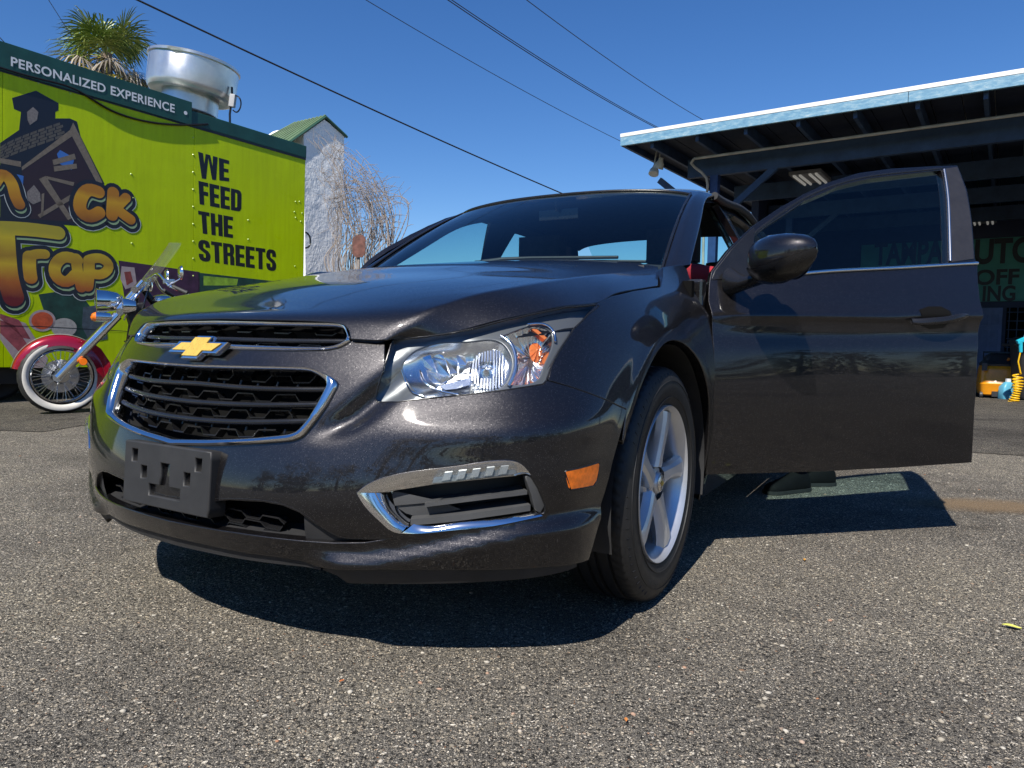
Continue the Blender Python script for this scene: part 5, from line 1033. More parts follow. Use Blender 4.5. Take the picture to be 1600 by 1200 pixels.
CM = Matrix(((e1[0], e2[0], 0, K[0]), (e1[1], e2[1], 0, K[1]), (0, 0, 1, 0), (0, 0, 0, 1)))                # x along the eave, y inwards, z up
def cpx(u, v, z=None, y=None):                                                                           # picture -> canopy frame on height z or on depth plane y
    d = wray(u, v); o = np.array([0, 0, CAM_H])
    if z is not None: t = (z - o[2]) / d[2]
    else: t = ((K - o) @ e2 + y) / (d @ e2)
    p = o + d * t - K; return np.array([p @ e1, p @ e2, p[2] + K[2]])
DEP = 10.6; WID = 16.0; GY = -.50
ws = empty('workshop'); ws.matrix_world = CM; tag(ws, 'dark blue workshop with a deep flat canopy and teal sign', 'building')
zk = cpx(969, 209, y=0)[2]; zw = cpx(969, 214.5, y=0)[2]; zfb = cpx(973, 227, y=0)[2]
slope = rad(0.0)
B().box((WID / 2, DEP / 2, (zk + zw) / 2), (WID, DEP, zk - zw)).build('roof_deck', worn('white_drip_edge', (.72, .72, .70), .5, .12, 2), ws, bevel=.004)
for i in range(4): B().box((2.0 + 4 * i, .03, (zw + zfb) / 2 - .003), (3.994, .05, zw - zfb)).build('fascia_board', PEEL, ws, bevel=.004)
B().box((.03, DEP / 2 + .03, (zw + zfb) / 2 - .003), (.05, DEP, zw - zfb)).build('fascia_board', NAVY, ws)
zj = zw - .03
nb = 46
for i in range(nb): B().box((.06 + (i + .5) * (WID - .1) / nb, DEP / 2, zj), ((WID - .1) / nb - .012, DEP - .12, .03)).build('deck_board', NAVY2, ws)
for i in range(22): B().box((.5 + i * .72, DEP / 2, zj - .10), (.05, DEP - .2, .16)).build('rafter', NAVY, ws)
for yb, h in ((1.15, .30), (3.6, .30), (6.0, .30), (8.4, .30)): B().box((WID / 2 + .3, yb, zj - .18 - h / 2), (WID - .8, .10, h)).build('beam', NAVY, ws, bevel=.004)
for xp, yp in ((1.15, 1.15), (7.2, 6.0), (1.15, 6.0), (12.5, 1.15), (12.5, 6.0)):
    gzp = -.2; B().box((xp, yp, (zj - .48 + GY) / 2), (.13, .13, zj - .48 - GY)).build('post', worn('blue_post', (.02, .05, .16), .5, .2) if 'blue_post' not in bpy.data.materials else bpy.data.materials['blue_post'], ws, bevel=.006)
    for s in (1, -1): B().box((xp + s * .48, yp, zj - .85), (1.25, .08, .10), Matrix.Rotation(s * rad(-40), 3, 'Y')).build('knee_brace', NAVY, ws)
pb = B(); pb.tube([(.95, .72, zj - .27), (8, .72, zj - .25), (15, .72, zj - .27)], .022, 8); pb.tube(curve([(.95, .72, zj - .27), (.90, .74, zj - .30), (1.05, .95, zj - .5), (1.06, 1.05, zj - .75), (1.06, 1.06, zj - 2.6)], 24), .022, 8); pb.build('conduit_pipe', worn('grey_conduit', (.42, .39, .34), .5, .25), ws, smooth=60)
# wall
def wx(u, v): return cpx(u, v, y=DEP)
x0w, x1w = .5, WID; W0 = B()
dl0, dr0 = wx(1527, 500)[0], wx(1566, 500)[0]; dtop = wx(1545, 481)[2]; dbot = GY - .02
B().box(((x0w + x1w) / 2, DEP + .1, (zj + GY) / 2), (x1w - x0w, .2, zj - GY)).build('wall', WALLN, ws); B().box((.6, DEP - 2.6, (zj + GY) / 2), (.15, 5.4, zj - GY)).build('wall', WALLN, ws)
dd = B().box(((dl0 + dr0) / 2, DEP - .02, (dtop + dbot) / 2), (dr0 - dl0, .04, dtop - dbot)).build('door', worn('pale_blue_door', (.10, .15, .32), .5, .15), ws, bevel=.004); DM = worn('door_panel_blue', (.085, .13, .28), .5, .15); W_ = dr0 - dl0; H_ = dtop - dbot
for cx in (.29, .71):
    for z0, z1 in ((.06, .30), (.36, .74), (.80, .92)): B().box((dl0 + W_ * cx, DEP - .045, dbot + H_ * (z0 + z1) / 2), (W_ * .30, .02, H_ * (z1 - z0))).build('door_panel', DM, dd, bevel=.008)
B().lathe([(.0, -.06), (.03, -.05), (.03, -.02), (.012, 0)], 12, 'Y', (dl0 + W_ * .9, DEP - .04, dbot + H_ * .45)).build('door_knob', SATIN, dd, smooth=40)
g0 = wx(1572, 500)[0]; B().box((g0 + .6, DEP - .01, (dtop + dbot) / 2), (1.2, .02, H_)).build('opening', DARK, ws)
for i in range(8): B().box((g0 + .06 + i * .16, DEP - .06, (dtop + dbot) / 2), (.02, .02, H_)).build('security_bar', NAVY, ws)
for i in range(10): B().box((g0 + .62, DEP - .075, dbot + .1 + i * H_ / 10), (1.2, .012, .02)).build('security_bar', NAVY, ws)
TEAL = worn('teal_sign_board', (.06, .30, .27), .55, .2, 2); SL = mat('sign_navy_letter', (.012, .018, .03), .5)
s0, s1 = wx(1345, 420)[0], wx(1640, 420)[0]; sz1, sz0 = wx(1560, 372)[2], wx(1560, 471)[2]
sb = B().box(((s0 + s1) / 2, DEP - .03, (sz0 + sz1) / 2), (s1 - s0, .06, sz1 - sz0)).build('sign_board', TEAL, ws, bevel=.004)
def wtext(s, bl, br, top, bold=.03):
    t = txt('lettering', s, 1, SL, ws, bold=bold, extrude=.002); co = np.empty(len(t.data.vertices) * 3); t.data.vertices.foreach_get('co', co); co = co.reshape(-1, 3); a, c = wx(*bl), wx(*br); h = wx(bl[0], top)[2] - a[2]; x0, x1 = co[:, 0].min(), co[:, 0].max()
    t.data.vertices.foreach_set('co', np.column_stack([a[0] + (co[:, 0] - x0) / (x1 - x0) * (c[0] - a[0]), DEP - .066 - co[:, 2], a[2] + co[:, 1] / .69 * h]).ravel()); t.data.update()
wtext('TAMPA', (1366, 414), (1474, 413), 381, .035); wtext('AUTO', (1490, 413), (1618, 412), 378, .035); wtext('OFF', (1523, 445), (1592, 444), 423); wtext('ING', (1535, 470), (1586, 469), 448)
# lights under the deck
TUBE = mat('tube_light_diffuser', (.75, .75, .72), .5); TUBE.node_tree.nodes['Principled BSDF'].inputs['Emission Color'].default_value = (1, .97, .9, 1); TUBE.node_tree.nodes['Principled BSDF'].inputs['Emission Strength'].default_value = .1
for (u, v) in ((1270, 285), (1536, 346)):
    p = cpx(u, v, z=zj - .30); 
    f = B().box((p[0], p[1], zj - .24), (.52, 1.3, .06)).build('tube_light', worn('light_housing', (.2, .2, .21), .5, .1) if 'light_housing' not in bpy.data.materials else bpy.data.materials['light_housing'], ws)
    for k in (-.18, -.08, .08, .18): B().tube([(p[0] + k, p[1] - .62, zj - .285), (p[0] + k, p[1] + .62, zj - .285)], .022, 8).build('lamp_tube', TUBE, f)
# flood lamps at the corner
fl = worn('pale_lamp_metal', (.55, .55, .52), .45, .15)
for (u, v, tilt) in ((1030, 258, 20), (1022, 268, -20)):
    p = cpx(u, v, y=.9); wv = CM @ Vector(p); lamp = empty('flood_lamp', wv); tag(lamp, 'upper white flood lamp under the canopy corner' if v < 260 else 'lower white flood lamp under the canopy corner', 'lamp', 'flood lamps at the canopy corner')
    B().lathe([(.0, .13), (.035, .125), (.045, .07), (.075, .02), (.085, -.05), (.08, -.055), (.0, -.04)], 24, 'Z').build('lamp_head', fl, lamp, smooth=40).rotation_euler = (rad(tilt), rad(15), 0); B().tube([(0, 0, .1), (.02, 0, .25), (.03, 0, zj - p[2] - .02)], .014, 6).build('lamp_arm', fl, lamp)
# ---- things in front of the workshop
def g_at(u, v, Y): p = at(u, v, Y); return p
MY = 11.4; mp0 = at(1559, 632, MY); s_ = MY / FPX; zg = float(gz(np.array(mp0[0]), np.array(mp0[1]))); OR = worn('orange_plastic', (.72, .27, .008), .35, .1, 6, coat=.3); GB = worn('dark_grey_plastic', (.03, .03, .032), .45, .2)
mc = empty('carpet_cleaner', (mp0[0], mp0[1], zg), (0, 0, rad(-28))); tag(mc, 'orange carpet cleaning machine with black lid by the blue door', 'cleaning machine')
def lump(name, secs, m, par):                                                    # rounded box loft: (z, w, d, dx, dy)
    rows = []
    for z, w_, d_, dx, dy in secs:
        r = []
        for t in np.linspace(0, 2 * math.pi, 33)[:-1]:
            c, s = math.cos(t), math.sin(t); r.append((dx + w_ / 2 * np.sign(c) * abs(c) ** .35, dy + d_ / 2 * np.sign(s) * abs(s) ** .35, z))
        rows.append(np.array(r))
    V, F_ = loft_rows(rows); n = 32; k = len(rows); F_ = list(F_) + [tuple(range(n))[::-1], tuple(range((k - 1) * n, k * n))]; o = mesh_from(name, V, F_, m, par); autosmooth(o.data, 40); return o
lump('tank', [(.05, .50, .62, 0, 0), (.07, .56, .68, 0, 0), (.22, .60, .72, 0, 0), (.235, .61, .73, 0, 0), (.25, .585, .70, 0, 0), (.44, .56, .66, 0, .01), (.50, .54, .62, 0, .02), (.52, .50, .58, 0, .02)], OR, mc)
lump('lid', [(.515, .53, .60, 0, .02), (.545, .54, .61, 0, .02), (.57, .50, .56, 0, .02), (.60, .42, .46, 0, .03), (.66, .40, .42, 0, .04), (.70, .30, .32, 0, .05), (.715, .16, .18, 0, .05)], GB, mc)
b = B(); b.box((-.24, -.34, .50), (.07, .05, .12)); b.box((.0, -.36, .08), (.26, .06, .08)); b.tube([(-.2, .25, .55), (-.2, .33, .72), (.2, .33, .72), (.2, .25, .55)], .018, 8); b.build('handle', GB, mc, smooth=40)
B().prism([(.02, .26), (.28, .26), (.28, .36), (.14, .30)], -.372, -.36, lambda x, z, h: (x, h, z)).build('label_panel', GB, mc)
for x in (-.26, .26):
    for y in (-.28, .28): B().lathe([(.0, -.02), (.05, -.02), (.055, 0), (.05, .02), (.0, .02)], 16, 'X', (x, y, .055)).build('castor', GB, mc, smooth=40)
B().tube([(.08, -.2, .61), (.08, -.24, .63)], .02, 10).build('cap', mat('orange_cap', (.7, .2, .02), .4), mc)
bp = at(1573, 632, 11.0); bo = empty('spray_bottle', (bp[0], bp[1], zg)); tag(bo, 'small light blue bottle beside the orange machine', 'bottle'); lump('bottle_body', [(.0, .20, .14, 0, 0), (.02, .22, .16, 0, 0), (.20, .21, .15, 0, 0), (.26, .12, .09, 0, 0), (.28, .06, .06, 0, 0)], worn('light_blue_plastic', (.10, .36, .50), .35, .1), bo); lump('bottle_cap', [(.28, .06, .06, 0, 0), (.33, .06, .06, 0, 0)], WHITEP, bo)
BY = 10.6; bp = at(1606, 640, BY); bz = float(gz(np.array(bp[0]), np.array(bp[1]))); bn = empty('waste_bin', (bp[0] + .22, bp[1] + .2, bz), (0, 0, rad(-20))); tag(bn, 'black bin at the right edge with a hose hung on it', 'bin')
lump('bin_body', [(.02, .44, .44, 0, 0), (.06, .48, .48, 0, 0), (.82, .60, .58, 0, 0), (.86, .62, .60, 0, 0), (.87, .62, .60, 0, 0)], GB, bn); lump('bin_lid', [(.872, .64, .62, 0, 0), (.90, .64, .62, 0, 0), (.95, .5, .48, 0, 0)], GB, bn); B().tube([(-.32, -.28, .80), (-.36, -.3, .83), (-.36, .3, .83), (-.32, .28, .80)], .018, 8).build('bin_handle', GB, bn)
YEL = mat('yellow_hose', (.80, .46, .01), .35); BLG = mat('blue_spray_gun', (.02, .42, .55), .35); hY = 10.3
hp = [at(1586.5, v, hY) for v in (582, 600, 618, 637)]; hs = empty('coiled_hose', (hp[3][0], hp[3][1], bz)); tag(hs, 'yellow coiled air hose with a blue spray gun hanging beside the bin', 'hose')
cen = hp[3]; top = at(1586, 584, hY)[2] - bz; low = at(1586, 636, hY)[2] - bz; pts = []
for i in range(13 * 14): t = i / (13 * 14 - 1); a = t * 13 * 2 * math.pi; r = .055 + .012 * math.sin(t * 9); pts.append((r * math.cos(a) + .02 * math.sin(t * 5) - .02 * t, r * math.sin(a), top + (low - top) * (t ** .8)))
B().tube([(0.03, 0, at(1587, 545, hY)[2] - bz), (.0, 0, at(1587, 565, hY)[2] - bz), (.04, 0, top + .02)] + pts, .011, 6).build('hose', YEL, hs, smooth=60)
zt1 = at(1587, 532, hY)[2] - bz; b = B(); b.tube([(.03, 0, zt1 - .17), (.02, 0, zt1 - .06), (.01, 0, zt1)], [.022, .026, .03], 10); b.box((.02, 0, zt1), (.12, .04, .06), Matrix.Rotation(rad(-25), 3, 'Y')); b.build('spray_gun', BLG, hs, bevel=.008); B().tube([(.05, 0, zt1 + .03), (.12, 0, zt1 + .22), (.18, 0, zt1 + .34)], .006, 6).build('wand', SATIN, hs)
# ================================================================== motorcycle in front of the trailer
MO = at(96, 588, 6.25); mdir = np.array([1.0, .62, 0]); mdir /= np.linalg.norm(mdir); mn = np.array([mdir[1], -mdir[0], 0])      # along the bike (backwards), towards the viewer
def mpx(u, v, side=0.0):                                                                                                 # picture -> bike frame (s, side, z)
    d = wray(u, v); o = np.array([0, 0, CAM_H]); P0 = MO + mn * side; t = ((P0 - o) @ mn) / (d @ mn); r = o + d * t - MO; return np.array([r @ mdir, -side, r[2] + MO[2]])
bk = empty('motorcycle', (MO[0], MO[1], 0)); bk.matrix_world = Matrix(((mdir[0], -mn[0], 0, MO[0]), (mdir[1], -mn[1], 0, MO[1]), (0, 0, 1, 0), (0, 0, 0, 1))); tag(bk, 'red and white cruiser motorcycle with whitewall tyre in front of the trailer', 'motorcycle')
MRED = mat('candy_red_paint', (.30, .004, .02), .2, .3, 1); MWH = mat('cream_paint', (.80, .76, .68), .25, 0, .6); WW = worn('whitewall_rubber', (.66, .63, .56), .5, .08, 20); OEM = mat('orange_lens', (.80, .17, .01), .15, 0, 1); PLEX = glassmat('plexiglass', (.88, .90, .82), .02, .03, .05)
RW = .325; zc = RW + .002
def mwheel(s0, name='wheel', RW=RW):
    rim = B().lathe([(.222, -.03), (.236, -.042), (.246, -.038), (.232, -.012), (.228, 0), (.232, .012), (.246, .038), (.236, .042), (.222, .03)], 64, 'Y').build(name, CHROME, bk, smooth=40); rim.location = (s0, 0, zc)
    n = 96; prof = [(.243, -.05), (.262, -.066), (.285, -.070), (.304, -.064), (.316, -.050), (.3235, -.028), (.3255, 0), (.3235, .028), (.316, .050), (.304, .064), (.285, .070), (.262, .066), (.243, .05)]
    tb = B().lathe(prof, 96, 'Y'); V = []
    for i, (x, y, z) in enumerate(tb.v):
        r = math.hypot(x, z); a = math.atan2(z, x)
        if r > .314 and math.sin(a * 36 + abs(y) * 60) > .55: x *= .985; z *= .985
        V.append((x, y, z))
    tb.v = V; tb.build('tyre', worn('bike_rubber', (.016, .016, .016), .6, .3, 12) if 'bike_rubber' not in bpy.data.materials else bpy.data.materials['bike_rubber'], rim, smooth=40)
    wb = B()
    for s in (1, -1): wb.lathe([(.246, s * .054), (.256, s * .0645), (.272, s * .0703), (.290, s * .0712), (.297, s * .0688)], 80, 'Y')
    wb.build('whitewall', WW, rim, smooth=60)
    B().lathe([(.0, -.075), (.05, -.075), (.055, -.05), (.03, -.03), (.03, .03), (.055, .05), (.05, .075), (.0, .075)], 32, 'Y').build('hub', CHROME, rim, smooth=40)
    B().lathe([(.07, .055), (.145, .055), (.145, .048), (.07, .048)], 40, 'Y').build('brake_disc', SATIN, rim, smooth=30)
    for i in range(40):
        a = 2 * math.pi * i / 40; sgn = 1 if i % 2 else -1; off = .42 * (1 if (i // 2) % 2 else -1); B().tube([(.045 * math.cos(a + off), sgn * .045, .045 * math.sin(a + off)), (.232 * math.cos(a), sgn * .008, .232 * math.sin(a))], .0024, 5).build('spoke', SATIN, rim)
    return rim
mwheel(0).rotation_euler = (0, 0, rad(9)); mwheel(1.62, 'wheel')
def fender(s0, a0, a1, name, r=.365):
    rows = []; rows2 = []
    for a in np.linspace(a0, a1, 40):
        t = (a - a0) / (a1 - a0); fl = 1 - .25 * math.exp(-((t) / .06) ** 2) - .15 * math.exp(-((1 - t) / .06) ** 2); row = []
        for k in range(17):
            p = -1 + 2 * k / 16; w_ = .088 * fl; drop = .095 * abs(p) ** 2.6 * fl; row.append((s0 + (r - drop) * math.cos(a), w_ * math.sin(p * 1.45) / math.sin(1.45), zc + (r - drop) * math.sin(a)))
        rows.append(row)
    fo = B().grid(rows).build(name, MRED, bk, smooth=60)
    st = B().grid([[tuple(np.array(p) + (np.array(p) - np.array([s0, p[1], zc])) * .006 / r) for p in row[6:11]] for row in rows]).build('fender_stripe', MWH, fo, smooth=60); return fo
fender(0, rad(168), rad(-28), 'fender'); fender(1.62, rad(150), rad(0), 'fender', .385)
q = fender
# skirt of the front fender behind the fork
b = B(); sk = [mpx(u, v, .075) for u, v in ((116, 535), (138, 531), (158, 545), (172, 566), (179, 590), (178, 606), (165, 607), (162, 580), (150, 563), (132, 553), (115, 549))]; b.add(sk, [tuple(range(len(sk)))]); b.build('fender_skirt', MRED, bk)
for sd in (.115, -.115):
    f0, f1, f2 = mpx(90, 590, .115), mpx(184, 493, .115), mpx(214, 459, .115); f0[1] = f1[1] = f2[1] = -sd
    b = B(); b.tube([f0, f0 + (f1 - f0) * .5, f1], [.036, .040, .041], 16); b.tube([f1, f2], .028, 14); b.build('fork_leg', CHROME, bk, smooth=50)
    B().tube([f0 + [0, sd * .3, 0], f0 - [0, sd * .2, 0]], .036, 14).build('axle_cap', SATIN, bk, smooth=40)
c = mpx(130, 565, .15); B().lathe([(.0, -.03), (.03, -.03), (.034, -.01), (.034, .015), (.0, .02)], 20, 'Y', tuple(c)).build('reflector', OEM, bk, smooth=40)
h = mpx(166, 470, 0); hl = B().lathe([(.0, .14), (.05, .13), (.085, .08), (.10, .0), (.105, -.06), (.11, -.075), (.098, -.08)], 36, 'X', tuple(h)).build('head_lamp', CHROME, bk, smooth=45); B().lathe([(.0, -.095), (.06, -.09), (.098, -.078)], 30, 'X', tuple(h)).build('lamp_glass', GLASS, hl, smooth=40)
for sd in (.16, -.16): c = mpx(158, 495, .16); c[1] = -sd; B().lathe([(.0, .09), (.035, .07), (.042, .0), (.042, -.04)], 20, 'X', tuple(c)).build('indicator', CHROME, bk, smooth=45); B().lathe([(.0, -.075), (.03, -.065), (.042, -.04)], 20, 'X', tuple(c)).build('indicator_lens', OEM, bk, smooth=45)
# triple clamp, nacelle, handlebar, screen
n0, n1 = mpx(184, 484, 0), mpx(222, 440, 0); b = B()
for w_ in (-.09, -.03, .03, .09): b.tube([n0 + [0, w_, 0], n1 + [0, w_, 0]], .024, 10)
b.build('nacelle', CHROME, bk, smooth=50)
pc_ = [mpx(u, v, 0) for u, v in ((196, 474), (213, 447), (236, 418), (256, 392), (264, 379))]; rows = []
for i, p in enumerate(pc_):
    w_ = (.14, .20, .22, .17, .05)[i]; rows.append([(p[0] + .10 * (k / 4) ** 2 * (i > 0), w_ * k / 4, p[2]) for k in range(-4, 5)])
patch('wind_screen', rows, 20, 24, PLEX, bk)
bar = [mpx(222, 436, 0) + [0, .0, 0]]; hb_ = [mpx(232, 436, .1), mpx(245, 428, .2), mpx(262, 444, .33), mpx(286, 455, .44)]
for sd in (1, -1): P = [mpx(226, 436, 0)] + [p * [1, sd, 1] for p in hb_]; b = B(); b.tube(curve(P, 24), .013, 10); b.build('handlebar', CHROME, bk, smooth=60); P2 = [hb_[2] * [1, sd, 1] + (hb_[3] - hb_[2]) * [1, sd, 1] * t for t in (.35, 1.3)]; B().tube(P2, .019, 12).build('grip', BLKM, bk, smooth=50)
for sd, (u, v) in ((1, (284, 426)), (-1, (262, 431))):
    c = mpx(u, v, .36 * sd); b = B().lathe([(.0, -.035), (.04, -.03), (.062, -.012), (.066, .0), (.06, .004), (.0, .004)], 24, 'X', tuple(c)); b.tube([c, c + [-.02, 0, -.06], mpx(262, 447, .36 * sd)], .006, 6); b.build('bike_mirror', CHROME, bk, smooth=50)
    c2 = mpx(264, 440, .3 * sd); B().box(tuple(c2), (.10, .05, .045)).build('switch_gear', SATIN, bk, bevel=.012)
b = B(); r0, r1 = mpx(205, 470, 0), mpx(214, 566, 0); b.box(tuple((r0 + r1) / 2 + [.06, 0, 0]), (.16, .30, .52), Matrix.Rotation(rad(-14), 3, 'Y')); b.build('radiator', worn('radiator_black', (.012, .012, .013), .5, .3, 30, .5, 90, .01), bk, bevel=.02)
for k, (u, v, sd) in enumerate(((208, 470, .2), (216, 500, .17), (205, 530, .15))): B().tube(curve([mpx(236, 438, .1), mpx(u, v, sd), mpx(u - 14, v + 30, .12)], 16), .007, 6).build('control_cable', BLK if k % 2 else CHROME, bk, smooth=60)
for sd in (.2, -.2): c = mpx(196, 478, .2); c[1] = -sd; B().lathe([(.0, .10), (.05, .08), (.068, .02), (.07, -.02), (.0, -.03)], 24, 'X', tuple(c)).build('spot_lamp', CHROME, bk, smooth=45)
c = mpx(228, 446, 0); B().lathe([(.0, .03), (.055, .03), (.06, .0), (.05, -.05), (.0, -.06)], 24, 'Z', tuple(c)).build('gauge', CHROME, bk, smooth=45)
B().tube([mpx(210, 452, .16), mpx(210, 452, -.16)], .03, 10).build('fork_clamp', CHROME, bk, smooth=45); B().tube([mpx(188, 487, .16), mpx(188, 487, -.16)], .032, 10).build('fork_clamp', CHROME, bk, smooth=45)
# engine, tank, seat and the rest of the frame
b = B(); b.box((.72, 0, .42), (.42, .30, .40)); 
for i in range(9): b.box((.62, 0, .40 + i * .035), (.26, .40, .012), Matrix.Rotation(rad(-22), 3, 'Y')); b.box((.88, 0, .40 + i * .035), (.26, .40, .012), Matrix.Rotation(rad(22), 3, 'Y'))
b.build('engine', worn('engine_black', (.02, .02, .02), .4, .3), bk, bevel=.01)
b = B(); b.tube([mpx(214, 450, 0), (.50, 0, .40), (.55, 0, .22), (1.1, 0, .22), (1.35, 0, .45)], .03, 10); b.tube([mpx(220, 446, 0), (.9, 0, .74), (1.35, 0, .60), (1.62, 0, .34)], .03, 10); b.build('frame', BLK, bk, smooth=50)
def ell(name, c, r, m, ex=.8):
    rows = []
    for i in range(17):
        a = -math.pi / 2 + math.pi * i / 16; rows.append(np.array([(c[0] + r[0] * math.sin(a), c[1] + r[1] * math.cos(a) ** ex * math.cos(t), c[2] + r[2] * math.cos(a) ** ex * math.sin(t)) for t in np.linspace(0, 2 * math.pi, 29)[:-1]]))
    V, F_ = loft_rows(rows); o = mesh_from(name, V, F_, m, bk); autosmooth(o.data, 60); return o
ell('fuel_tank', (.86, 0, .83), (.28, .16, .13), MRED); ell('tank_console', mpx(247, 470, 0) + [.04, 0, 0], (.10, .09, .06), CHROME); ell('seat', (1.25, 0, .72), (.30, .16, .07), BLKM); ell('seat', (1.62, 0, .78), (.20, .12, .05), BLKM)
b = B(); b.tube(curve([(.75, -.22, .40), (.85, -.25, .25), (1.2, -.26, .22), (2.0, -.26, .25)], 20), .045, 12); b.build('exhaust_pipe', CHROME, bk, smooth=50)
for sd in (1, -1): b = B(); b.tube([(1.2, sd * .17, .5), (1.62, sd * .17, .33)], .03, 10); b.build('rear_shock', CHROME, bk, smooth=50)
ell('tail_lamp', (2.0, 0, .62), (.06, .06, .05), RED)

# ================================================================== behind: tower, vine, palm, cables
STU = worn('white_stucco', (.84, .84, .83), .85, .04, 8, .6, 14, .02); ROOFG = worn('green_metal_roof', (.10, .16, .085), .4, .2, 3); GTRIM = mat('green_trim', (.03, .09, .06), .5)
TY = 18.0; pk_w = at(507, 184, TY); rd = at(454, 197, 18.73) - pk_w; rd[2] = 0; rd /= np.linalg.norm(rd); fdir = np.array([-rd[1], rd[0], 0]) ; fdir = fdir if fdir[0] > 0 else -fdir
tw = empty('stucco_tower', (pk_w[0], pk_w[1], 0)); tag(tw, 'narrow white stucco tower with a green metal gable roof behind the trailer', 'tower'); PH = pk_w[2]; EH = at(536, 213, 18.53)[2]; HW = .64; LEN = 2.0
def twp(f, r, z): return fdir * f + rd * r + np.array([0, 0, z])
pts = [twp(-HW * .9, 0, -.6), twp(HW * .62, 0, -.6), twp(HW, 0, EH), twp(0, 0, PH - .04), twp(-HW, 0, PH - .04 - .8 * HW)]; b = B(); b.add(pts + [p + rd * LEN for p in pts], [(0, 1, 2, 3, 4), (9, 8, 7, 6, 5)] + [(i, 5 + i, 5 + (i + 1) % 5, (i + 1) % 5) for i in range(5)]); wl = b.build('wall', STU, tw)
md = wl.modifiers.new('s', 'SUBSURF'); md.subdivision_type = 'SIMPLE'; md.levels = md.render_levels = 6
tx = bpy.data.textures.new('stucco', 'CLOUDS'); tx.noise_scale = .2; tx.noise_depth = 3; dm = wl.modifiers.new('d', 'DISPLACE'); dm.texture = tx; dm.strength = .02; dm.texture_coords = 'GLOBAL'
slr = (PH - EH) / HW
for sg in (-1, 1):
    sl = .8 if sg < 0 else slr; wv = HW + (.95 if sg < 0 else .07); a0, b0, b1, a1 = twp(0, -.02, PH + .02), twp(sg * wv, -.02, PH + .02 - sl * wv), twp(sg * wv, LEN + .1, PH + .02 - sl * wv), twp(0, LEN - .9, PH + .02); b = B(); V = [a0, b0, b1, a1]; b.add(V + [p + [0, 0, .035] for p in V], [(0, 1, 2, 3), (7, 6, 5, 4), (0, 4, 5, 1), (1, 5, 6, 2), (2, 6, 7, 3), (3, 7, 4, 0)]); ro = b.build('roof', ROOFG, tw)
    for k in range(9): t = k / 8; B().tube([a0 + (a1 - a0) * t + [0, 0, .045], b0 + (b1 - b0) * t + [0, 0, .045]], .016, 4).build('roof_seam', ROOFG, ro)
    B().tube([a0 - rd * .012, b0 - rd * .012], .032, 6).build('roof_trim', GTRIM, ro)
# leafless climber
VY = 16.2; vb = at(640, 430, VY); vine = empty('bare_climber', (vb[0], vb[1], 0)); tag(vine, 'tangle of bare grey brown climbing branches against the white tower', 'climber'); V0 = np.array([vb[0], vb[1], 0])
BARK = worn('grey_bark', (.27, .23, .20), .9, .4, 30); rv = random.Random(3)
def vp(u, v, dy=0): return at(u, v, VY + dy) - V0
stems = B(); tw_ = B()
for i in range(88):
    t = rv.random(); x0 = 520 + 100 * rv.random() ** .8; y0 = 445; dy = rv.uniform(-.45, .45)
    k = rv.random(); hgt = rv.uniform(200, 330) if k < .75 else rv.uniform(290, 370); lean = (x0 - 520) / 100
    tipx = 480 + 40 * lean + (hgt - 220) * .55 * (.25 + lean * .75) + rv.gauss(0, 9) 
    midx = x0 * .55 + tipx * .45 + 8 + 16 * lean + rv.gauss(0, 9)
    P = [(x0, y0), (x0 + rv.gauss(-6, 6), 400), ((x0 + midx) / 2 + rv.gauss(4, 5), 365), (midx, 330 - 20 * lean), ((midx + tipx) / 2 + 10 + rv.gauss(0, 5), (320 + hgt) / 2 - 8), (tipx, hgt)]
    c = curve(P, 22); c[:, 0] += np.cumsum([rv.gauss(0, .55) for _ in range(22)]); r0 = rv.uniform(.006, .017)
    P3 = [vp(u, v, dy + .1 * math.sin(j * .5 + i)) for j, (u, v) in enumerate(c)]; stems.tube(P3, [r0 * (1 - .72 * j / 21) for j in range(22)], 5)
    for _ in range(4):
        j = rv.randrange(8, 21); a = c[j]; L = rv.uniform(10, 34); an = rv.uniform(-2.6, -.2) if rv.random() < .75 else rv.uniform(-.5, .9); q = [a, (a[0] + L * .5 * math.cos(an) + rv.gauss(0, 2), a[1] + L * .5 * math.sin(an)), (a[0] + L * math.cos(an + .3), a[1] + L * math.sin(an + .3))]
        tw_.tube([vp(u, v, dy) for u, v in q], [.007, .005, .003], 4)
stems.build('stems', BARK, vine, smooth=60)['kind'] = 'stuff'; tw_.build('twigs', BARK, vine, smooth=60)['kind'] = 'stuff'
so = empty('old_sign', tuple(at(561, 440, 15.2)[:2]) + (0,)); tag(so, 'small weathered red brown sign among the bare branches', 'sign'); Q = [at(u, v, 15.2) - np.array([so.location.x, so.location.y, 0]) for u, v in ((551, 373), (556, 368), (567, 367), (571, 372), (571, 396), (566, 402), (556, 402), (551, 397))]
b = B(); b.add([q + [0, -.02, 0] for q in Q] + [q + [0, .02, 0] for q in Q], [tuple(range(7, -1, -1)), tuple(range(8, 16))] + [(i, (i + 1) % 8, 8 + (i + 1) % 8, 8 + i) for i in range(8)]); b.build('board', worn('weathered_red_paint', (.13, .055, .042), .8, .5, 9), so); b = B(); m_ = at(560, 403, 15.2) - np.array([so.location.x, so.location.y, 0]); b.tube([(m_[0], .04, 0), (m_[0], .04, m_[2] + .2)], .03, 8); b.build('post', BARK, so)
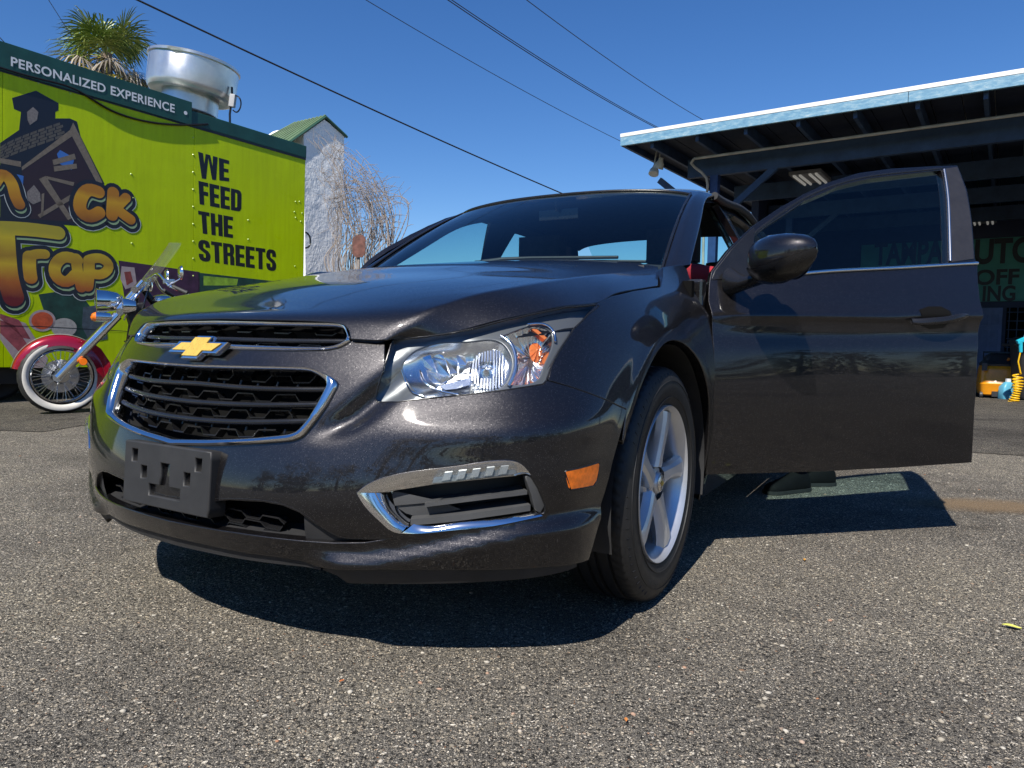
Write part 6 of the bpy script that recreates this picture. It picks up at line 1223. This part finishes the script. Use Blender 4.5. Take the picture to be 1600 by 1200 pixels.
# fan palm
PY = 24.0; pc0 = at(166, 74, PY); palm = empty('palm_tree', (pc0[0], pc0[1], 0)); tag(palm, 'fan palm with green crown and dry hanging fronds behind the trailer', 'tree'); CZ = pc0[2]
PG = mat('palm_green', (.07, .13, .02), .45); g = NG(PG); geo = g.n('NewGeometry'); g.l(g.ramp(geo.outputs['Random Per Island'], [(0, (.05, .10, .018)), (.5, (.16, .23, .04)), (1, (.36, .40, .10))]), g.p.inputs['Base Color']); g.p.inputs['Subsurface Weight'].default_value = 0
PYL = mat('palm_yellow', (.40, .32, .03), .5); g = NG(PYL); geo = g.n('NewGeometry'); g.l(g.ramp(geo.outputs['Random Per Island'], [(0, (.26, .24, .02)), (1, (.50, .38, .05))]), g.p.inputs['Base Color']); PDR = mat('palm_dry', (.22, .18, .13), .8); g = NG(PDR); geo = g.n('NewGeometry'); g.l(g.ramp(geo.outputs['Random Per Island'], [(0, (.12, .10, .075)), (1, (.42, .36, .27))]), g.p.inputs['Base Color'])
def frond(b, az, el_, L, R, droop, fold, n=26):
    d = np.array([math.cos(az) * math.cos(el_), math.sin(az) * math.cos(el_), math.sin(el_)]); side = np.array([-math.sin(az), math.cos(az), 0]); nrm = np.cross(side, d) * -1
    base = np.array([0, 0, CZ - .3]); hub = base + d * L + np.array([0, 0, -droop * L * .4]); b.tube([base, base + d * L * .5 + [0, 0, -droop * L * .08], hub], [.025, .016, .012], 4)
    for i in range(n):
        a = (i / (n - 1) - .5) * 2 * rad(125) + rv.gauss(0, .04); ln = R * (1 - .25 * (abs(a) / rad(125)) ** 2) * rv.uniform(.85, 1.05); u = d * math.cos(a) + side * math.sin(a); u = u + nrm * fold * abs(math.sin(a)); u /= np.linalg.norm(u); w_ = np.cross(u, nrm); w_ /= np.linalg.norm(w_); P = []
        for t, wd in ((.04, .006), (.3, .020), (.62, .024), (.85, .012), (1, .001)):
            c = hub + u * ln * t + np.array([0, 0, -1]) * droop * ln * .55 * t ** 2.6 * (1 + rv.random() * .3); P += [c + w_ * wd, c - w_ * wd]
        b.add(P, [(2 * k, 2 * k + 1, 2 * k + 3, 2 * k + 2) for k in range(4)])
bg_, by_, bd_ = B(), B(), B()
for i in range(24): frond(bg_, i * 2.399 + rv.gauss(0, .2), rad(rv.uniform(-5, 85)), rv.uniform(.7, 1.15), rv.uniform(.95, 1.25), rv.uniform(.3, .95), -.25)
for i in range(14): frond(by_, i * 2.399 + 1, rad(rv.uniform(-45, -10)), rv.uniform(.8, 1.1), rv.uniform(.9, 1.1), rv.uniform(.6, 1.0), -.3)
for i in range(46): frond(bd_, i * 2.399 + .5, rad(rv.uniform(-75, 5)), rv.uniform(.9, 1.4), rv.uniform(.9, 1.2), rv.uniform(.9, 1.6), -.5)
bg_.build('green_fronds', PG, palm, recalc=False); by_.build('yellow_fronds', PYL, palm, recalc=False); bd_.build('dry_fronds', PDR, palm, recalc=False)
b = B(); b.tube([(0, 0, -.5), (.02, 0, CZ * .5), (0, 0, CZ - .2)], [.24, .19, .17], 14); b.build('trunk', worn('palm_trunk', (.20, .15, .11), .9, .4, 12, .6, 30, .02), palm, smooth=50)
# distant small tree tip left of the palm
t0 = at(48, 112, 30.0); tt = empty('distant_tree', (t0[0], t0[1], 0)); tag(tt, 'thin grey green treetop showing over the trailer sign at far left', 'tree'); b = B(); lb = B()
for i in range(60):
    a = rv.uniform(0, 6.28); L = rv.uniform(.4, 1.5); p0 = np.array([0, 0, t0[2] - 1.2]); p1 = p0 + [L * math.cos(a) * 1.1, L * math.sin(a), L * rv.uniform(.4, .95)]; b.tube([p0, (p0 + p1) / 2 + [0, 0, .1], p1], [.03, .015, .006], 4)
    for _ in range(14): c = p1 + [rv.gauss(0, .2), rv.gauss(0, .2), rv.gauss(0, .16)]; w_ = rv.uniform(.03, .06); lb.add([c, c + [w_, rv.gauss(0, .03), w_ * .5], c + [w_ * 1.6, rv.gauss(0, .03), rv.gauss(0, .03)]], [(0, 1, 2)])
b.tube([(0, 0, -.5), (0, 0, t0[2] - 1.2)], [.2, .08], 8); b.build('trunk', BARK, tt); lb.build('crown', worn('grey_green_leaf', (.09, .10, .05), .7, .4, 9), tt, recalc=False)
# overhead cables
CBL = mat('cable_black', (.01, .01, .012), .6)
def cable(pa, pb, Ya, Yb, r, sag, label):
    a, b_ = at(*pa, Ya), at(*pb, Yb); d = b_ - a; P = [a + d * t - np.array([0, 0, sag * 4 * t * (1 - t)]) for t in np.linspace(-.35, 1.35, 26)]; o = B().tube(P, r, 6).build('overhead_cable', CBL, smooth=60); tag(o, label, 'cable', 'overhead cables')
cable((215, 0), (880, 303), 9.0, 15, .012, .04, 'thick black cable crossing the sky from upper left to the car roof'); cable((572, 0), (985, 228), 16, 24, .008, .1, 'thin cable left of the double cable above the canopy'); cable((700, 0), (1018, 196), 16, 24, .011, .1, 'left cable of the close pair ending at the canopy edge'); cable((706, 0), (1024, 197), 16, 24, .010, .1, 'right cable of the close pair ending at the canopy edge'); cable((823, 0), (1096, 186), 16, 24, .009, .1, 'rightmost thin cable meeting the white canopy edge'); cable((76, 0), (104, 44), 16, 18, .008, .0, 'short thin cable behind the palm at upper left'); cable((-20, 38), (22, 82), 16, 18, .010, .0, 'short cable at the far left edge above the sign')
# ================================================================== person seated in the car, feet on the ground
def skin(name, joints, edges, m, par=None, sub=2):
    me = bpy.data.meshes.new(name); me.from_pydata([tuple(j[:3]) for j in joints], edges, []); o = link(name, me, m, par)
    md = o.modifiers.new('skin', 'SKIN'); sv = me.skin_vertices[0].data
    for i, j in enumerate(joints): r = j[3] if isinstance(j[3], tuple) else (j[3], j[3]); sv[i].radius = r
    sv[0].use_root = True; md.use_smooth_shade = True; ss = o.modifiers.new('sub', 'SUBSURF'); ss.levels = ss.render_levels = sub; return o
fa, fb = w2c(onground(1240, 768)), w2c(onground(1276, 758)); fa[2] = fb[2] = 0
ps = empty('person', (*CAR_O, 0), (0, 0, CAR_ROT)); tag(ps, 'person in red top and black trousers standing behind the open door, bent into the car', 'person')
SKN = worn('skin_tone', (.28, .15, .10), .5, .08, 10); REDT = worn('red_cloth', (.30, .012, .022), .85, .15, 30, .3, 200, .002); TRO = worn('black_trousers', (.004, .004, .005), .95, .2, 30, .3, 150, .002, spec=.1); SHO = worn('black_shoe', (.0035, .0035, .004), .8, .2, 20, spec=.15); SOL = worn('grey_sole', (.03, .03, .03), .8, .1, 20, spec=.15)
hip = np.array([-1.60, .87, .84]); shc = np.array([-1.30, .58, 1.00]); D = shc - hip; fd = np.array([D[0], D[1], 0]); fd /= np.linalg.norm(fd); sd = np.array([-fd[1], fd[0], 0]); zz = np.array([0, 0, 1.])
an = [np.array([fa[0], fa[1], .10]) - fd * .03, np.array([fb[0], fb[1], .10]) - fd * .03]
kn = [hip * .5 + an[0] * .5 + fd * .05, hip * .5 + an[1] * .5 + fd * .05]
nk = shc + fd * .10 + zz * .03; hd0 = shc + fd * .17 - zz * .07; hd1 = shc + fd * .23 - zz * .14; sh_l, sh_r = shc + sd * .17 - zz * .01, shc - sd * .17 - zz * .01
el_l, el_r = sh_l + fd * .10 - zz * .24, sh_r + fd * .10 - zz * .24; wr_l, wr_r = el_l + fd * .20 + zz * .04, el_r + fd * .20 + zz * .04
J = [(*hip, (.14, .14)), (*(hip + D * .5 + zz * .02), (.13, .12)), (*shc, (.13, .11)), (*nk, .058), (*(nk + fd * .04), .055), (*hd0, (.078, .085)), (*hd1, (.070, .078)), (*(hd1 + fd * .04), .045),
     (*sh_l, .062), (*el_l, .046), (*wr_l, .034), (*sh_r, .062), (*el_r, .046), (*wr_r, .034),
     (*(hip + sd * .09 - zz * .06), .10), (*kn[0], .072), (*(kn[0] * .4 + an[0] * .6), .062), (*an[0], .050), (*(hip - sd * .09 - zz * .06), .10), (*kn[1], .072), (*(kn[1] * .4 + an[1] * .6), .062), (*an[1], .050)]
Ed = [(0, 1), (1, 2), (2, 3), (3, 4), (4, 5), (5, 6), (6, 7), (2, 8), (8, 9), (9, 10), (2, 11), (11, 12), (12, 13), (0, 14), (14, 15), (15, 16), (16, 17), (0, 18), (18, 19), (19, 20), (20, 21)]
body = skin('body', J, Ed, [SKN, REDT, TRO], ps)
bpy.context.view_layer.update(); ev = body.evaluated_get(bpy.context.evaluated_depsgraph_get()); me = bpy.data.meshes.new_from_object(ev); body.modifiers.clear(); body.data = me; me.materials.clear(); [me.materials.append(x) for x in (SKN, REDT, TRO)]
for p in me.polygons:
    r = np.array(p.center) - hip; al = r @ fd; p.use_smooth = True; arm = r[2] < .10 and al > .30
    p.material_index = (0 if al > .52 else 1) if (al > .53 or arm) else (1 if r[2] > -.02 + .15 * max(0, -al) and al > -.02 else 2)
hd = B(); c = hd0 + fd * .04
for i in range(240):
    a, e_ = rv.uniform(0, 6.28), rv.uniform(-.1, 1.5); dr_ = sd * math.cos(a) * math.cos(e_) + zz * (math.sin(e_)) + fd * math.sin(a) * math.cos(e_) * .9; p = c + dr_ * .098; hd.add([p, p + [rv.gauss(0, .012), rv.gauss(0, .012), -.012], p + [rv.gauss(0, .02), rv.gauss(0, .02), .006]], [(0, 1, 2)])
hd.lathe([(.0, .105), (.05, .095), (.080, .06), (.092, .015), (.088, -.02)], 20, 'Z', tuple(c)); hd.build('hair', worn('dark_hair', (.012, .009, .008), .6, .2), ps)
fc_ = hd0 + fd * .10 - zz * .075                                         # the face looks down into the car
B().lathe([(.0, -.03), (.012, -.022), (.016, .0), (.0, .02)], 10, 'Z', tuple(fc_)).build('nose', SKN, ps)
for k in (-1, 1): B().lathe([(.0, -.006), (.008, -.004), (.011, .002), (.0, .008)], 10, 'Z', tuple(fc_ + sd * .032 * k + fd * .03 + zz * .01)).build('eye', mat('eye_dark', (.05, .04, .04), .3) if k < 0 else bpy.data.materials['eye_dark'], ps); B().lathe([(.0, -.01), (.02, -.008), (.028, 0), (.0, .008)], 12, 'X', tuple(hd0 + sd * .082 * k)).build('ear', SKN, ps)
B().tube([fc_ - fd * .035 + sd * .024 * k + zz * .004 for k in (-1, 0, 1)], .006, 6).build('mouth', mat('lip', (.30, .12, .10), .5), ps)
for w0_, sg in ((wr_l, 1), (wr_r, -1)):
    Pq = lambda a, b_, c_: tuple(w0_ + fd * a + sd * b_ + zz * c_)
    hj = [(*w0_, .030), (*Pq(.05, 0, -.01), (.018, .038)), (*Pq(.09, 0, -.02), (.015, .036))]; he = [(0, 1), (1, 2)]
    for dx, L in ((-.028, .060), (-.010, .070), (.009, .066), (.027, .052)):
        n = len(hj); hj += [(*Pq(.105, dx, -.025), .010), (*Pq(.105 + L * .5, dx, -.04), .009), (*Pq(.105 + L * .75, dx, -.07), .008)]; he += [(2, n), (n, n + 1), (n + 1, n + 2)]
    n = len(hj); hj += [(*Pq(.06, -sg * .038, -.015), .011), (*Pq(.09, -sg * .052, -.03), .009)]; he += [(1, n), (n, n + 1)]; skin('hand', hj, he, SKN, ps, 2)
for f, da in ((fa, .15), (fb, -.2)):
    h_ = math.atan2(fd[1], fd[0]) + da; c, s = math.cos(h_), math.sin(h_); T_ = lambda l, w_, z: (f[0] + c * l - s * w_, f[1] + s * l + c * w_, z); rows = []; rs_ = []
    for l, hw, h in ((-.095, .004, .05), (-.09, .022, .075), (-.075, .032, .095), (-.04, .038, .108), (.01, .039, .100), (.06, .042, .078), (.11, .045, .062), (.145, .041, .055), (.165, .030, .046), (.175, .016, .038), (.178, .003, .03)):
        rows.append(np.array([T_(l, hw * math.cos(t), .012 + (h - .012) * max(0, math.sin(t)) ** .75 + .006 * min(0, math.sin(t))) for t in np.linspace(0, 2 * math.pi, 25)[:-1]])); rs_.append(np.array([T_(l * 1.02, (hw + .004) * x, z) for x, z in ((-1, .002), (-1, .018), (1, .018), (1, .002))]))
    V, F_ = loft_rows(rows); so_ = mesh_from('shoe', V, F_, SHO, ps); autosmooth(so_.data, 70); V, F_ = loft_rows(rs_); mesh_from('shoe_sole', V, F_, SOL, so_)
# ---- fallen leaves
for u, v, col, nm, ln in ((1257, 877, (.62, .30, .03), 'small orange leaf scrap on the asphalt below the open door', .022), (1581, 983, (.50, .50, .10), 'yellow green leaf on the asphalt at the right edge', .042), (978, 1129, (.55, .22, .06), 'small rust coloured leaf scrap near the bottom of the picture', .016), (534, 1068, (.50, .16, .05), 'orange brown leaf scrap on the asphalt in front of the bumper', .014)):
    p = onground(u, v); a = rv.uniform(0, 3); G = [[(ln * (i / 6 - .5), ln * .22 * math.sin(math.pi * (i + .4) / 6.8) * k, .004 + .15 * ln * (abs(k) * .5 + math.sin(i * .8) * .25)) for k in (-1, -.5, 0, .5, 1)] for i in range(7)]
    o = B().grid(G).build('fallen_leaf', mat('leaf_' + nm.split()[1], col, .6), smooth=60); o.location = (p[0], p[1], .002); o.rotation_euler = (0, 0, -.5 if ln > .04 else a); tag(o, nm, 'leaf', 'fallen leaves')

# ================================================================== tree line across the street behind the camera (mirrored in paint, glass and chrome)
tb = B(); lv = []; lf = []
for i in range(17):
    x = -30 + i * 3.7 + rv.uniform(-1.2, 1.2); y = -13 - rv.uniform(0, 6); H = rv.uniform(4.2, 8.0); tb.tube([(x, y, -.2), (x + rv.gauss(0, .2), y, H * .5), (x, y, H * .8)], [.2, .14, .05], 6)
    for k in range(14):
        c = np.array([x + rv.gauss(0, 1.3), y + rv.gauss(0, 1.0), H * rv.uniform(.25, .95)]) if k < 9 else np.array([x + rv.uniform(-2, 2), y + rv.uniform(0, 1.5), rv.uniform(.3, 1.3)]); R0 = rv.uniform(.7, 1.5)
        for _ in range(75):
            d = np.array([rv.gauss(0, 1), rv.gauss(0, 1), rv.gauss(0, .8)]); d /= np.linalg.norm(d) + 1e-6; p = c + d * R0 * rv.uniform(.55, 1.05); u_ = np.array([rv.gauss(0, 1), rv.gauss(0, 1), rv.gauss(0, 1)]); u_ /= np.linalg.norm(u_); w_ = np.cross(u_, d); w_ /= np.linalg.norm(w_) + 1e-6; q = rv.uniform(.10, .22); n = len(lv); lv += [p - u_ * q, p + w_ * q * .6, p + u_ * q, p - w_ * q * .6]; lf.append((n, n + 1, n + 2, n + 3))
tl_ = tb.v; m0 = len(lv); lv += tl_; lf += [tuple(i + m0 for i in f) for f in tb.f]
ft = mesh_from('far_trees', lv, lf, worn('far_leaf_green', (.05, .085, .022), .7, .45, 3)); tag(ft, 'dark green line of trees across the street, mirrored in the paintwork', 'trees', kind='stuff')
